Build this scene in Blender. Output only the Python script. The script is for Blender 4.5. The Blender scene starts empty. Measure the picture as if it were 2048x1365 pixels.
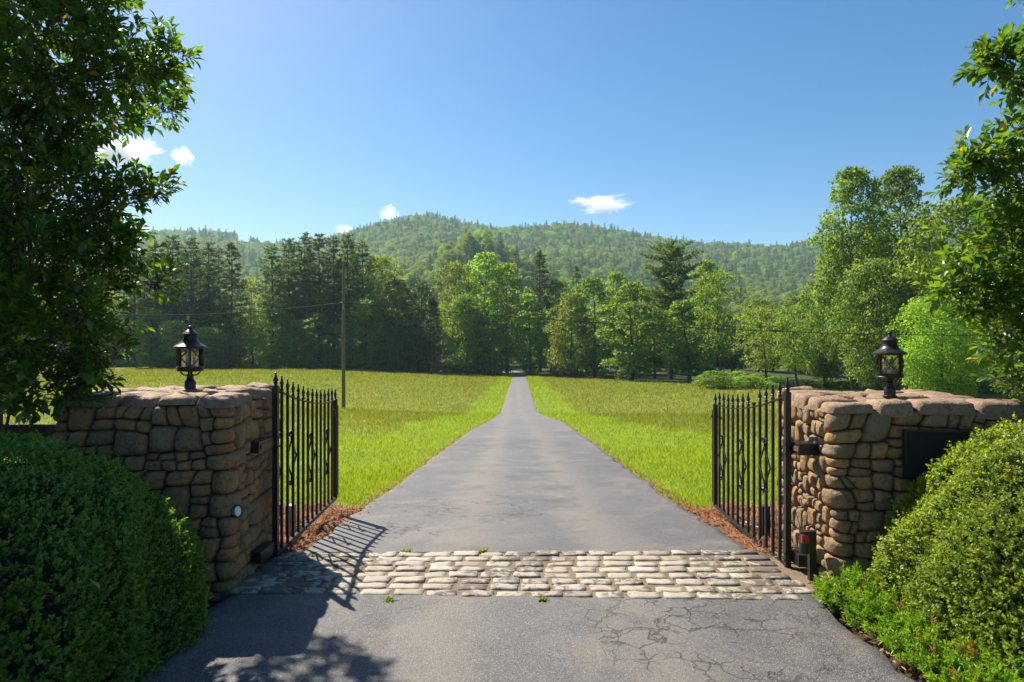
import bpy, bmesh, math, random
import numpy as np
from mathutils import Vector, Matrix, Quaternion, noise as mnoise

rnd = random.Random(7)
rng = np.random.default_rng(11)
R = math.radians
S = bpy.context.scene
COL = S.collection

# ------------------------------------------------------------------ camera, sky, sun, exposure
F = 1290.0            # focal length in photograph pixels (2048 wide)
CX, HY = 1024.0, 690.0
EYE = 1.75
cam_d = bpy.data.cameras.new('camera')
cam = bpy.data.objects.new('camera', cam_d)
COL.objects.link(cam)
cam.location = (0, 0, EYE)
cam.rotation_euler = (R(90), 0, 0)
cam_d.sensor_width = 36
cam_d.lens = F / 2048 * 36
cam_d.shift_y = (HY - 682.5) / 2048
cam_d.clip_start = 0.05
cam_d.clip_end = 30000
S.camera = cam

SUN = Vector((-0.60, 0.70, 1.0)).normalized()          # towards the sun
sun_el = math.asin(SUN.z)
sun_az = math.atan2(SUN.x, SUN.y)                       # from +Y towards +X
world = bpy.data.worlds.new('World')
S.world = world
world.use_nodes = True
wn = world.node_tree
sky = wn.nodes.new('ShaderNodeTexSky')
sky.sky_type = 'NISHITA'
sky.sun_disc = False
sky.sun_elevation = sun_el
sky.sun_rotation = sun_az
sky.altitude = 300
sky.air_density = 1.0
sky.dust_density = 0.8
sky.ozone_density = 2.2
bg = wn.nodes['Background']
bg.inputs['Strength'].default_value = 0.064
hs_ = wn.nodes.new('ShaderNodeHueSaturation')
hs_.inputs['Saturation'].default_value = 1.36
wn.links.new(sky.outputs[0], hs_.inputs['Color'])
wn.links.new(hs_.outputs[0], bg.inputs['Color'])

sl = bpy.data.lights.new('sun', 'SUN')
sl.energy = 4.9
sl.angle = R(0.53)
sl.color = (1.0, 0.93, 0.82)
sun = bpy.data.objects.new('sun', sl)
COL.objects.link(sun)
sun.rotation_euler = (-SUN).to_track_quat('-Z', 'Y').to_euler()
sun.location = (-30, 35, 60)

S.view_settings.view_transform = 'Standard'
S.view_settings.look = 'None'
S.view_settings.exposure = 1.12
S.view_settings.gamma = 1.0
S.view_settings.use_curve_mapping = False
S.render.engine = 'CYCLES'
S.cycles.use_denoising = True
S.cycles.max_bounces = 7
S.cycles.diffuse_bounces = 5
S.cycles.glossy_bounces = 2
S.cycles.transmission_bounces = 4
S.cycles.transparent_max_bounces = 8
S.cycles.volume_bounces = 3
S.cycles.caustics_reflective = False
S.cycles.caustics_refractive = False
S.cycles.sample_clamp_indirect = 6


# ------------------------------------------------------------------ terrain and pixel helpers
PY = [-60, 5.35, 7.0, 9.4, 11.5, 15, 24, 55, 80, 172, 260, 420, 3000]
PZ = [0, 0, -.15, -.33, -.48, -.73, -1.42, -4.15, -4.72, -6.5, -5.0, 4.0, 4.0]


def sstep(a, b, x):
    t = np.clip((np.asarray(x, float) - a) / (b - a), 0, 1)
    return t * t * (3 - 2 * t)


def terrain(x, y):
    x = np.asarray(x, float)
    y = np.asarray(y, float)
    z = np.interp(y, PY, PZ)
    z = z + sstep(9, 32, y) * 0.042 * np.clip(-x - 3.5, 0, 42)
    z = z + sstep(9, 30, y) * 0.06 * np.sin(x * .21 + 1) * np.sin(y * .13)
    z = z - sstep(60, 160, x) * 4.0
    return z


def at(px, py, Y):
    """the place seen at pixel (px, py) at distance Y down the drive"""
    return Vector(((px - CX) / F * Y, Y, EYE - (py - HY) / F * Y))


def hit(px, py):
    """the place on the ground seen at pixel (px, py)"""
    a, b = 1.0, 260.0
    for k in range(4000):
        y = 1.0 * 1.0015 ** k
        p = at(px, py, y)
        if p.z <= float(terrain(p.x, p.y)):
            return p
    return at(px, py, 200)


def Zt(x, y):
    return float(terrain(x, y))


# ------------------------------------------------------------------ object helpers
def link(o, parent=None):
    COL.objects.link(o)
    if parent is not None:
        o.parent = parent
    return o


def tag(o, label=None, cat=None, group=None, kind=None):
    if label: o['label'] = label
    if cat: o['category'] = cat
    if group: o['group'] = group
    if kind: o['kind'] = kind
    return o


def thing(name, label, cat, loc=(0, 0, 0), rz=0.0, group=None):
    o = bpy.data.objects.new(name, None)
    o.empty_display_size = 0.2
    o.location = loc
    o.rotation_euler = (0, 0, rz)
    link(o)
    return tag(o, label, cat, group)


def np_mesh(name, V, Fc, mat=None, smooth=False, tone=None):
    """V (n,3), Fc (m,k) all faces with the same corner count; tone: a number per face"""
    me = bpy.data.meshes.new(name)
    V = np.ascontiguousarray(V, dtype=np.float32)
    Fc = np.ascontiguousarray(Fc, dtype=np.int32)
    m, k = Fc.shape
    me.vertices.add(len(V))
    me.vertices.foreach_set('co', V.ravel())
    me.loops.add(m * k)
    me.loops.foreach_set('vertex_index', Fc.ravel())
    me.polygons.add(m)
    me.polygons.foreach_set('loop_start', np.arange(0, m * k, k, dtype=np.int32))
    me.polygons.foreach_set('loop_total', np.full(m, k, dtype=np.int32))
    if smooth:
        me.polygons.foreach_set('use_smooth', np.ones(m, dtype=bool))
    if tone is not None:
        a = me.attributes.new('tone', 'FLOAT', 'FACE')
        a.data.foreach_set('value', np.ascontiguousarray(tone, dtype=np.float32))
    me.update(calc_edges=True)
    if mat is not None:
        me.materials.append(mat)
    return me


def obj(name, me, parent=None, loc=None):
    o = bpy.data.objects.new(name, me)
    if loc is not None:
        o.location = loc
    return link(o, parent)


class MB:
    """collects simple solids into one mesh"""
    def __init__(s):
        s.v, s.f = [], []

    def add(s, vs, fs):
        n = len(s.v)
        s.v += [tuple(v) for v in vs]
        s.f += [tuple(n + i for i in f) for f in fs]
        return s

    def box(s, c, size, rz=0.0, M=None):
        x, y, z = (a / 2 for a in size)
        vs = [Vector((i, j, k)) for k in (-z, z) for j in (-y, y) for i in (-x, x)]
        m = M if M is not None else Matrix.Rotation(rz, 3, 'Z')
        return s.add([m @ v + Vector(c) for v in vs],
                     [(0, 2, 3, 1), (4, 5, 7, 6), (0, 1, 5, 4), (2, 6, 7, 3), (0, 4, 6, 2), (1, 3, 7, 5)])

    def tube(s, pts, rad, n=8, cap=True):
        pts = [Vector(p) for p in pts]
        rad = rad if isinstance(rad, (list, tuple)) else [rad] * len(pts)
        base = len(s.v)
        prev = None
        for i, p in enumerate(pts):
            d = (pts[min(i + 1, len(pts) - 1)] - pts[max(i - 1, 0)]).normalized()
            if prev is None:
                a = d.orthogonal().normalized()
            else:
                a = (prev - d * prev.dot(d))
                a = a.normalized() if a.length > 1e-6 else d.orthogonal().normalized()
            prev = a
            b = d.cross(a)
            for k in range(n):
                t = 2 * math.pi * k / n
                s.v.append(tuple(p + (a * math.cos(t) + b * math.sin(t)) * rad[i]))
        for i in range(len(pts) - 1):
            for k in range(n):
                q = base + i * n
                s.f.append((q + k, q + (k + 1) % n, q + n + (k + 1) % n, q + n + k))
        if cap:
            s.f.append(tuple(base + k for k in reversed(range(n))))
            s.f.append(tuple(base + (len(pts) - 1) * n + k for k in range(n)))
        return s

    def lathe(s, prof, c=(0, 0, 0), n=20, cap=True):
        base = len(s.v)
        c = Vector(c)
        for r, z in prof:
            for k in range(n):
                t = 2 * math.pi * k / n
                s.v.append(tuple(c + Vector((r * math.cos(t), r * math.sin(t), z))))
        for i in range(len(prof) - 1):
            for k in range(n):
                q = base + i * n
                s.f.append((q + k, q + (k + 1) % n, q + n + (k + 1) % n, q + n + k))
        if cap:
            s.f.append(tuple(base + k for k in reversed(range(n))))
            s.f.append(tuple(base + (len(prof) - 1) * n + k for k in range(n)))
        return s

    def mesh(s, name, mat, smooth=False):
        me = bpy.data.meshes.new(name)
        me.from_pydata(s.v, [], s.f)
        if smooth:
            me.polygons.foreach_set('use_smooth', np.ones(len(me.polygons), dtype=bool))
            me.set_sharp_from_angle(angle=R(40))
        me.materials.append(mat)
        me.update()
        return me

    def build(s, name, mat, parent=None, smooth=False):
        return obj(name, s.mesh(name, mat, smooth), parent)


# ------------------------------------------------------------------ materials
def newmat(name):
    m = bpy.data.materials.new(name)
    m.use_nodes = True
    nt = m.node_tree
    b = nt.nodes['Principled BSDF']
    return m, nt, b


def ramp(nt, fac, stops, interp='LINEAR'):
    r = nt.nodes.new('ShaderNodeValToRGB')
    r.color_ramp.interpolation = interp
    el = r.color_ramp.elements
    while len(el) < len(stops):
        el.new(0.5)
    for e, (p, c) in zip(el, stops):
        e.position = p
        e.color = (*c, 1) if len(c) == 3 else c
    nt.links.new(fac, r.inputs[0])
    return r.outputs[0]


def noise(nt, vec, scale, detail=4, rough=.55, dist=0.0):
    n = nt.nodes.new('ShaderNodeTexNoise')
    n.inputs['Scale'].default_value = scale
    n.inputs['Detail'].default_value = detail
    n.inputs['Roughness'].default_value = rough
    n.inputs['Distortion'].default_value = dist
    if vec is not None:
        nt.links.new(vec, n.inputs['Vector'])
    return n.outputs[0]


def mix(nt, fac, a, b, mode='MIX'):
    m = nt.nodes.new('ShaderNodeMix')
    m.data_type = 'RGBA'
    m.blend_type = mode
    for sock, v in ((m.inputs[0], fac), (m.inputs[6], a), (m.inputs[7], b)):
        if hasattr(v, 'is_linked') or isinstance(v, bpy.types.NodeSocket):
            nt.links.new(v, sock)
        elif isinstance(v, (tuple, list)):
            sock.default_value = (*v, 1) if len(v) == 3 else v
        else:
            sock.default_value = v
    return m.outputs[2]


def mth(nt, op, a, b=None, clamp=False):
    m = nt.nodes.new('ShaderNodeMath')
    m.operation = op
    m.use_clamp = clamp
    for i, v in enumerate((a, b)):
        if v is None: continue
        if isinstance(v, bpy.types.NodeSocket): nt.links.new(v, m.inputs[i])
        else: m.inputs[i].default_value = v
    return m.outputs[0]


def maprange(nt, v, a, b, c=0.0, d=1.0):
    m = nt.nodes.new('ShaderNodeMapRange')
    m.inputs[1].default_value, m.inputs[2].default_value = a, b
    m.inputs[3].default_value, m.inputs[4].default_value = c, d
    nt.links.new(v, m.inputs[0])
    return m.outputs[0]


def bump(nt, b, h, strength=.4, dist=.02):
    n = nt.nodes.new('ShaderNodeBump')
    n.inputs['Strength'].default_value = strength
    n.inputs['Distance'].default_value = dist
    nt.links.new(h, n.inputs['Height'])
    nt.links.new(n.outputs[0], b.inputs['Normal'])


def coords(nt, which='Object'):
    return nt.nodes.new('ShaderNodeTexCoord').outputs[which]


def worldpos(nt):
    return nt.nodes.new('ShaderNodeNewGeometry').outputs['Position']


def leafmat(name, dark, light, trans, amount=.45, rough=.5, spec=.4, hue_rand=.0, patch=None):
    """two-sided leaf: colour from the per-leaf tone, light comes through"""
    m, nt, b = newmat(name)
    at_ = nt.nodes.new('ShaderNodeAttribute')
    at_.attribute_name = 'tone'
    stops = [(0.0, dark), (.75, light), (1.0, light)]
    if patch:
        stops = [(0.0, dark), (.72, light), (patch[0], light), (min(1, patch[0] + .012), patch[1]), (1.0, patch[1])]
    c = ramp(nt, at_.outputs['Fac'], stops)
    if hue_rand:
        oi = nt.nodes.new('ShaderNodeObjectInfo')
        hs = nt.nodes.new('ShaderNodeHueSaturation')
        nt.links.new(c, hs.inputs['Color'])
        nt.links.new(maprange(nt, oi.outputs['Random'], 0, 1, .5 - hue_rand, .5 + hue_rand), hs.inputs['Hue'])
        nt.links.new(maprange(nt, oi.outputs['Random'], 0, 1, .7, 1.35), hs.inputs['Value'])
        c = hs.outputs[0]
    nt.links.new(c, b.inputs['Base Color'])
    b.inputs['Roughness'].default_value = rough
    b.inputs['Specular IOR Level'].default_value = spec
    tr = nt.nodes.new('ShaderNodeBsdfTranslucent')
    tc = mix(nt, 1.0, c, trans, 'MULTIPLY')
    nt.links.new(tc, tr.inputs['Color'])
    ms = nt.nodes.new('ShaderNodeMixShader')
    ms.inputs[0].default_value = amount
    nt.links.new(b.outputs[0], ms.inputs[1])
    nt.links.new(tr.outputs[0], ms.inputs[2])
    nt.links.new(ms.outputs[0], nt.nodes['Material Output'].inputs['Surface'])
    return m


def plain(name, col, rough=.6, metal=0.0, var=.15, scale=40, bmp=.15, bd=.004):
    m, nt, b = newmat(name)
    co = coords(nt)
    n = noise(nt, co, scale, 5)
    lo = tuple(c * (1 - var) for c in col)
    hi = tuple(min(1, c * (1 + var)) for c in col)
    nt.links.new(ramp(nt, n, [(.3, lo), (.7, hi)]), b.inputs['Base Color'])
    b.inputs['Roughness'].default_value = rough
    b.inputs['Metallic'].default_value = metal
    if bmp:
        bump(nt, b, n, bmp, bd)
    return m


M = {}
M['black_iron'] = plain('black_iron', (.012, .012, .014), .38, 0.0, .3, 60, .12, .002)
M['bronze'] = plain('bronze', (.028, .02, .017), .36, .35, .35, 30, .1, .002)
M['rust_plate'] = plain('rust_plate', (.17, .075, .045), .6, .3, .3, 50)
M['bark'] = plain('bark', (.055, .042, .03), .9, 0, .45, 6, .8, .05)
M['dark_bark'] = plain('dark_bark', (.05, .04, .033), .9, 0, .4, 3, .8, .08)
M['pole_wood'] = plain('pole_wood', (.16, .13, .065), .85, 0, .3, 9, .5, .02)
M['fence_wood'] = plain('fence_wood', (.36, .33, .25), .8, 0, .25, 14, .4, .01)
M['dark_fence'] = plain('dark_fence', (.06, .05, .04), .8, 0, .3, 14, .4, .01)
M['grey_metal'] = plain('grey_metal', (.25, .26, .27), .45, .5, .1, 30)
M['black_plastic'] = plain('black_plastic', (.018, .018, .02), .35, 0, .2, 60, .05)
M['lens_white'] = plain('lens_white', (.8, .8, .77), .25, 0, .05, 30, 0)
M['lens_red'] = plain('lens_red', (.42, .02, .015), .2, 0, .2, 30, 0)
M['cable'] = plain('cable', (.012, .012, .012), .85, 0, .2, 5, 0)
M['candle'] = plain('candle', (.72, .66, .5), .5, 0, .08, 30, 0)
M['plaque'] = plain('plaque', (.012, .010, .009), .85, 0, .3, 20, .1)

# glass of the lanterns: a thin clear sheet with a seeded, slightly smoky tint
m, nt, b = newmat('lantern_glass')
tr = nt.nodes.new('ShaderNodeBsdfTransparent'); tr.inputs[0].default_value = (.80, .80, .74, 1)
gl = nt.nodes.new('ShaderNodeBsdfGlossy'); gl.inputs['Roughness'].default_value = .06
fr = nt.nodes.new('ShaderNodeFresnel'); fr.inputs[0].default_value = 1.45
df = nt.nodes.new('ShaderNodeBsdfTranslucent'); df.inputs[0].default_value = (.8, .76, .6, 1)
m1 = nt.nodes.new('ShaderNodeMixShader'); m2 = nt.nodes.new('ShaderNodeMixShader')
m1.inputs[0].default_value = .16
nt.links.new(tr.outputs[0], m1.inputs[1]); nt.links.new(df.outputs[0], m1.inputs[2])
nt.links.new(fr.outputs[0], m2.inputs[0]); nt.links.new(m1.outputs[0], m2.inputs[1]); nt.links.new(gl.outputs[0], m2.inputs[2])
nt.links.new(m2.outputs[0], nt.nodes['Material Output'].inputs['Surface'])
M['glass'] = m


def stonemat(name, stops, rough=.75, bs=.5):
    m, nt, b = newmat(name)
    oi = nt.nodes.new('ShaderNodeObjectInfo')
    co = coords(nt)
    ad = nt.nodes.new('ShaderNodeVectorMath'); ad.operation = 'ADD'
    nt.links.new(co, ad.inputs[0])
    cb = nt.nodes.new('ShaderNodeCombineXYZ')
    nt.links.new(mth(nt, 'MULTIPLY', oi.outputs['Random'], 37.0), cb.inputs[0])
    nt.links.new(mth(nt, 'MULTIPLY', oi.outputs['Random'], 91.0), cb.inputs[2])
    nt.links.new(cb.outputs[0], ad.inputs[1])
    v = ad.outputs[0]
    base = ramp(nt, oi.outputs['Random'], stops)
    n1 = noise(nt, v, 5, 5, .6, .6)
    n2 = noise(nt, v, 34, 6, .65)
    n3 = noise(nt, v, 150, 3, .6)
    c = mix(nt, maprange(nt, n1, .42, .68), base, (.26, .155, .07))
    c = mix(nt, maprange(nt, n1, .52, .30, 0, .55), c, (.40, .235, .085))
    c = mix(nt, maprange(nt, n2, .52, .66, 0, .7), c, (.10, .070, .045))
    c = mix(nt, maprange(nt, n3, .56, .70, 0, .45), c, (.34, .28, .20))
    nt.links.new(c, b.inputs['Base Color'])
    b.inputs['Roughness'].default_value = rough
    b.inputs['Specular IOR Level'].default_value = .3
    h = mth(nt, 'ADD', mth(nt, 'MULTIPLY', n2, 1.0), mth(nt, 'ADD', mth(nt, 'MULTIPLY', n1, 1.2), mth(nt, 'MULTIPLY', n3, .3)))
    bump(nt, b, h, min(1, bs * 1.9), .022)
    return m


M['stone'] = stonemat('field_stone', [(0, (.40, .235, .095)), (.14, (.46, .25, .08)), (.3, (.25, .18, .11)), (.45, (.43, .245, .10)), (.6, (.34, .215, .105)),
                                      (.75, (.21, .165, .115)), (.88, (.36, .155, .06)), (1, (.42, .26, .115))])
M['cap_stone'] = stonemat('cap_stone', [(0, (.27, .18, .13)), (.3, (.36, .24, .155)), (.6, (.24, .165, .13)), (.8, (.31, .19, .135)), (1, (.39, .28, .17))], .7)
M['mortar_core'] = plain('mortar_core', (.055, .042, .03), .95, 0, .4, 20, .6, .02)


def asphalt():
    m, nt, b = newmat('asphalt')
    p = worldpos(nt)
    n_big = noise(nt, p, .33, 5, .6, .8)
    n_mid = noise(nt, p, 1.6, 6, .65, .6)
    n_pat = noise(nt, p, .8, 3, .5, 1.2)
    n_fine = noise(nt, p, 105, 4, .8)
    vor = nt.nodes.new('ShaderNodeTexVoronoi'); vor.inputs['Scale'].default_value = 170
    nt.links.new(p, vor.inputs['Vector'])
    grit = nt.nodes.new('ShaderNodeSeparateColor'); nt.links.new(vor.outputs['Color'], grit.inputs[0])
    c = ramp(nt, n_big, [(.3, (.056, .055, .059)), (.5, (.086, .082, .082)), (.68, (.12, .110, .10))])
    sx = nt.nodes.new('ShaderNodeSeparateXYZ'); nt.links.new(p, sx.inputs[0])
    wob = mth(nt, 'ADD', sx.outputs['X'], maprange(nt, n_mid, 0, 1, -.6, .6))
    t = mth(nt, 'ABSOLUTE', mth(nt, 'SUBTRACT', mth(nt, 'ABSOLUTE', mth(nt, 'SUBTRACT', wob, .2)), .62))
    tracks = maprange(nt, t, .40, 0)
    c = mix(nt, mth(nt, 'MULTIPLY', tracks, .7), c, (.185, .155, .122))
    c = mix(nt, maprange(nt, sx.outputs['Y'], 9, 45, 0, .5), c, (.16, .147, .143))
    c = mix(nt, maprange(nt, n_mid, .50, .66, 0, .75), c, (.18, .15, .118))
    c = mix(nt, maprange(nt, n_mid, .46, .30, 0, .6), c, (.040, .040, .045))
    c = mix(nt, maprange(nt, n_pat, .60, .66, 0, .35), c, (.045, .036, .034))
    c = mix(nt, maprange(nt, n_fine, .54, .66, 0, .75), c, (.20, .185, .165))
    c = mix(nt, maprange(nt, n_fine, .46, .34, 0, .75), c, (.014, .014, .016))
    c = mix(nt, maprange(nt, grit.outputs[0], .86, .90, 0, .8), c, (.23, .215, .19))
    # crazing where the base has failed, and a few wandering cracks
    wn_ = nt.nodes.new('ShaderNodeTexNoise'); wn_.inputs['Scale'].default_value = 6; wn_.inputs['Detail'].default_value = 5
    nt.links.new(p, wn_.inputs['Vector'])
    sc = nt.nodes.new('ShaderNodeVectorMath'); sc.operation = 'SCALE'; sc.inputs['Scale'].default_value = .22
    nt.links.new(wn_.outputs['Color'], sc.inputs[0])
    wv = nt.nodes.new('ShaderNodeVectorMath'); wv.operation = 'ADD'
    nt.links.new(p, wv.inputs[0]); nt.links.new(sc.outputs[0], wv.inputs[1])
    cr = None
    mask = maprange(nt, noise(nt, p, .42, 2), .60, .68)
    for (x0, y0, r0) in ((-.45, 7.6, 1.2), (1.15, 3.85, .95), (-.1, 10.5, .9), (-1.0, 6.3, .6)):
        d = nt.nodes.new('ShaderNodeVectorMath'); d.operation = 'DISTANCE'; d.inputs[1].default_value = (x0, y0, 0)
        nt.links.new(p, d.inputs[0])
        mask = mth(nt, 'MAXIMUM', mask, maprange(nt, mth(nt, 'ADD', d.outputs['Value'], maprange(nt, n_mid, 0, 1, -.6, .6)), r0, r0 * .45))
    for s_, w_ in ((5.0, .032), (1.7, .010)):
        v2 = nt.nodes.new('ShaderNodeTexVoronoi'); v2.feature = 'DISTANCE_TO_EDGE'; v2.inputs['Scale'].default_value = s_
        nt.links.new(wv.outputs[0], v2.inputs['Vector'])
        ww = maprange(nt, n_fine, .35, .65, .2, 1.5)
        k = maprange(nt, mth(nt, 'DIVIDE', v2.outputs['Distance'], ww), w_, w_ * .3)
        brk = maprange(nt, noise(nt, p, 3.2, 2), .44, .52)
        k = mth(nt, 'MULTIPLY', mth(nt, 'MULTIPLY', k, mask), brk)
        cr = k if cr is None else mth(nt, 'MAXIMUM', cr, k)
    c = mix(nt, mth(nt, 'MULTIPLY', cr, .68), c, (.016, .010, .009))
    nt.links.new(c, b.inputs['Base Color'])
    b.inputs['Roughness'].default_value = .6
    b.inputs['Specular IOR Level'].default_value = .4
    h = mth(nt, 'SUBTRACT', mth(nt, 'ADD', mth(nt, 'MULTIPLY', vor.outputs['Distance'], .5), n_fine), mth(nt, 'MULTIPLY', cr, 2.0))
    bump(nt, b, h, .7, .008)
    return m


M['asphalt'] = asphalt()

m, nt, b = newmat('cobble_stone')
oi = nt.nodes.new('ShaderNodeObjectInfo')
p = worldpos(nt)
base = ramp(nt, oi.outputs['Random'], [(0, (.31, .26, .19)), (.35, (.375, .33, .26)), (.6, (.32, .26, .185)), (.8, (.395, .355, .29)), (1, (.25, .20, .14))])
n1 = noise(nt, p, 1.5, 5, .62, .6); n2 = noise(nt, p, 16, 5, .68, .8); n3 = noise(nt, p, 120, 3, .6)
sx = nt.nodes.new('ShaderNodeSeparateXYZ'); nt.links.new(p, sx.inputs[0])
edge = maprange(nt, mth(nt, 'ABSOLUTE', mth(nt, 'SUBTRACT', sx.outputs['X'], .05)), 1.1, 2.0, 0, .07)
st = mth(nt, 'ADD', mth(nt, 'ADD', mth(nt, 'MULTIPLY', n1, .55), mth(nt, 'MULTIPLY', n2, .45)), edge)
c = mix(nt, maprange(nt, st, .51, .57, 0, .9), base, (.075, .055, .045))
c = mix(nt, maprange(nt, n3, .52, .68, 0, .5), c, (.16, .135, .105))
nt.links.new(c, b.inputs['Base Color']); b.inputs['Roughness'].default_value = .8
bump(nt, b, mth(nt, 'ADD', n2, mth(nt, 'MULTIPLY', n3, .4)), .5, .008)
M['cobble'] = m

m, nt, b = newmat('joint_sand')
p = worldpos(nt)
n1 = noise(nt, p, 4, 4); n2 = noise(nt, p, 90, 4, .7)
c = ramp(nt, n1, [(.3, (.13, .09, .048)), (.6, (.20, .145, .08))])
c = mix(nt, maprange(nt, n2, .5, .7, 0, .7), c, (.10, .07, .04))
c = mix(nt, maprange(nt, noise(nt, p, 3.1, 3), .6, .68, 0, .6), c, (.07, .10, .02))
nt.links.new(c, b.inputs['Base Color']); b.inputs['Roughness'].default_value = .95
bump(nt, b, n2, .7, .01)
M['joint'] = m

# ground: mown verge, meadow, bare soil near the gate
m, nt, b = newmat('ground_soil_and_sward')
p = worldpos(nt)
sx = nt.nodes.new('ShaderNodeSeparateXYZ'); nt.links.new(p, sx.inputs[0])
n1 = noise(nt, p, .09, 5, .6, .4); n2 = noise(nt, p, .9, 5, .65); n3 = noise(nt, p, 14, 4, .7)
mead = ramp(nt, n1, [(.3, (.12, .155, .018)), (.5, (.165, .19, .025)), (.7, (.20, .19, .04))])
mown = ramp(nt, n2, [(.3, (.13, .20, .012)), (.7, (.20, .27, .02))])
a_ = nt.nodes.new('ShaderNodeAttribute'); a_.attribute_name = 'mown'
c = mix(nt, a_.outputs['Fac'], mead, mown)
c = mix(nt, maprange(nt, n3, .52, .75, 0, .6), c, (.05, .075, .01))
a2 = nt.nodes.new('ShaderNodeAttribute'); a2.attribute_name = 'soil'
soil = ramp(nt, n3, [(.3, (.03, .02, .012)), (.7, (.075, .048, .028))])
c = mix(nt, a2.outputs['Fac'], c, soil)
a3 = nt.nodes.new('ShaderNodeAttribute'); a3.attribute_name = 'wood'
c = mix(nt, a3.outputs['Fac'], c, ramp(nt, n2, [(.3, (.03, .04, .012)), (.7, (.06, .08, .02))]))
nt.links.new(c, b.inputs['Base Color']); b.inputs['Roughness'].default_value = .95
b.inputs['Specular IOR Level'].default_value = .1
bump(nt, b, mth(nt, 'ADD', n3, n2), .6, .06)
M['ground'] = m

M['grass_mown'] = leafmat('grass_mown', (.15, .22, .010), (.26, .33, .018), (1.4, 1.3, .6), .55, .5, .3)
M['grass_meadow'] = leafmat('grass_meadow', (.125, .17, .014), (.215, .24, .03), (1.3, 1.2, .6), .55, .55, .25, patch=(.9, (.36, .31, .13)))
M['mulch'] = leafmat('mulch_straw', (.16, .06, .025), (.40, .19, .085), (1, .8, .6), .1, .8, .2)
M['holly'] = leafmat('holly_leaf', (.032, .075, .014), (.10, .18, .02), (2.4, 2.4, .6), .44, .24, .8, patch=(.985, (.40, .24, .03)))
M['holly_lit'] = leafmat('holly_lit_leaf', (.036, .08, .012), (.11, .19, .02), (2.3, 2.3, .6), .42, .24, .75, patch=(.99, (.40, .24, .03)))  # holly leaf again, with the right tree's sunlight put into its colour
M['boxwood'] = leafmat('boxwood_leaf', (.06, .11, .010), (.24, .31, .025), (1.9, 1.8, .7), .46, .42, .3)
M['boxwood_shaded'] = leafmat('boxwood_shade_leaf', (.045, .10, .013), (.15, .26, .028), (1.9, 2.0, .7), .42, .42, .3)  # same boxwood leaf, the left mound's shade put into its colour
M['shrub_core'] = plain('shrub_core', (.010, .013, .006), .95, 0, .3, 30, .5, .02)
M['juniper'] = leafmat('juniper_needle', (.08, .17, .012), (.20, .34, .022), (1.6, 1.6, .7), .4, .45, .3, patch=(.97, (.30, .17, .05)))
M['dead_leaf'] = leafmat('dead_leaf', (.50, .30, .05), (.60, .38, .09), (1.2, 1.0, .6), .4, .5, .3)
LEAF = {
    'green': leafmat('broadleaf_green', (.060, .12, .018), (.175, .255, .032), (2.0, 1.9, .7), 0.54, .5, .3, .012),
    'yellow': leafmat('broadleaf_yellow', (.095, .145, .018), (.21, .26, .03), (1.9, 1.8, .7), 0.54, .5, .3, .010),
    'bright': leafmat('broadleaf_bright', (.09, .18, .016), (.21, .31, .025), (1.9, 1.8, .7), 0.56, .45, .35, .008),
    'deep': leafmat('broadleaf_deep', (.034, .072, .016), (.09, .15, .028), (1.7, 1.8, .7), .34, .5, .3, .012),
    'pine': leafmat('pine_needle', (.045, .075, .026), (.11, .15, .046), (1.7, 1.7, .8), .42, .55, .25, .010),
    'cedar': leafmat('cedar_needle', (.045, .06, .03), (.08, .095, .045), (1.3, 1.3, .8), .25, .6, .2, .008),
    'pink': leafmat('pink_blossom', (.45, .08, .22), (.6, .15, .3), (1.2, .8, 1), .35, .6, .2),
}

# ------------------------------------------------------------------ drive edges (from points where they are seen)
EL = [(1026.6, 752.4), (1015.8, 784), (999.6, 828.4), (949.8, 857.8), (891, 899), (812, 957), (736, 1013), (686, 1042), (640, 1080), (607, 1111)]
ER = [(1051.3, 752.4), (1061.5, 784.5), (1076, 826.5), (1129, 846), (1152, 863.6), (1199, 896), (1243, 931), (1308, 975), (1352, 1010), (1416, 1045), (1495, 1103)]
el = sorted([(p.y, p.x) for p in (hit(*q) for q in EL)] + [(4.40, -1.97), (3.34, -2.27), (2.2, -2.75), (0.5, -4.0), (-3, -5.5), (-25, -6)])
er = sorted([(p.y, p.x) for p in (hit(*q) for q in ER)] + [(4.36, 2.10), (3.9, 2.07), (3.34, 2.10), (2.0, 2.6), (0.5, 3.6), (-3, 5), (-25, 5.5)])
el += [(178, el[-1][1] - .05), (186, el[-1][1] - 1.8), (194, el[-1][1] - 6.0), (202, el[-1][1] - 14)]
er += [(178, er[-1][1] + .2), (186, er[-1][1] - .2), (194, er[-1][1] - 2.2), (202, er[-1][1] - 8)]
def roadL(y): return np.interp(y, [q[0] for q in el], [q[1] for q in el])
def roadR(y): return np.interp(y, [q[0] for q in er], [q[1] for q in er])


# ------------------------------------------------------------------ ground sheet
def spaced(a, b, d0, g):
    out = [a]; d = d0
    while out[-1] < b:
        out.append(out[-1] + d); d *= g
    return out


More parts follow.
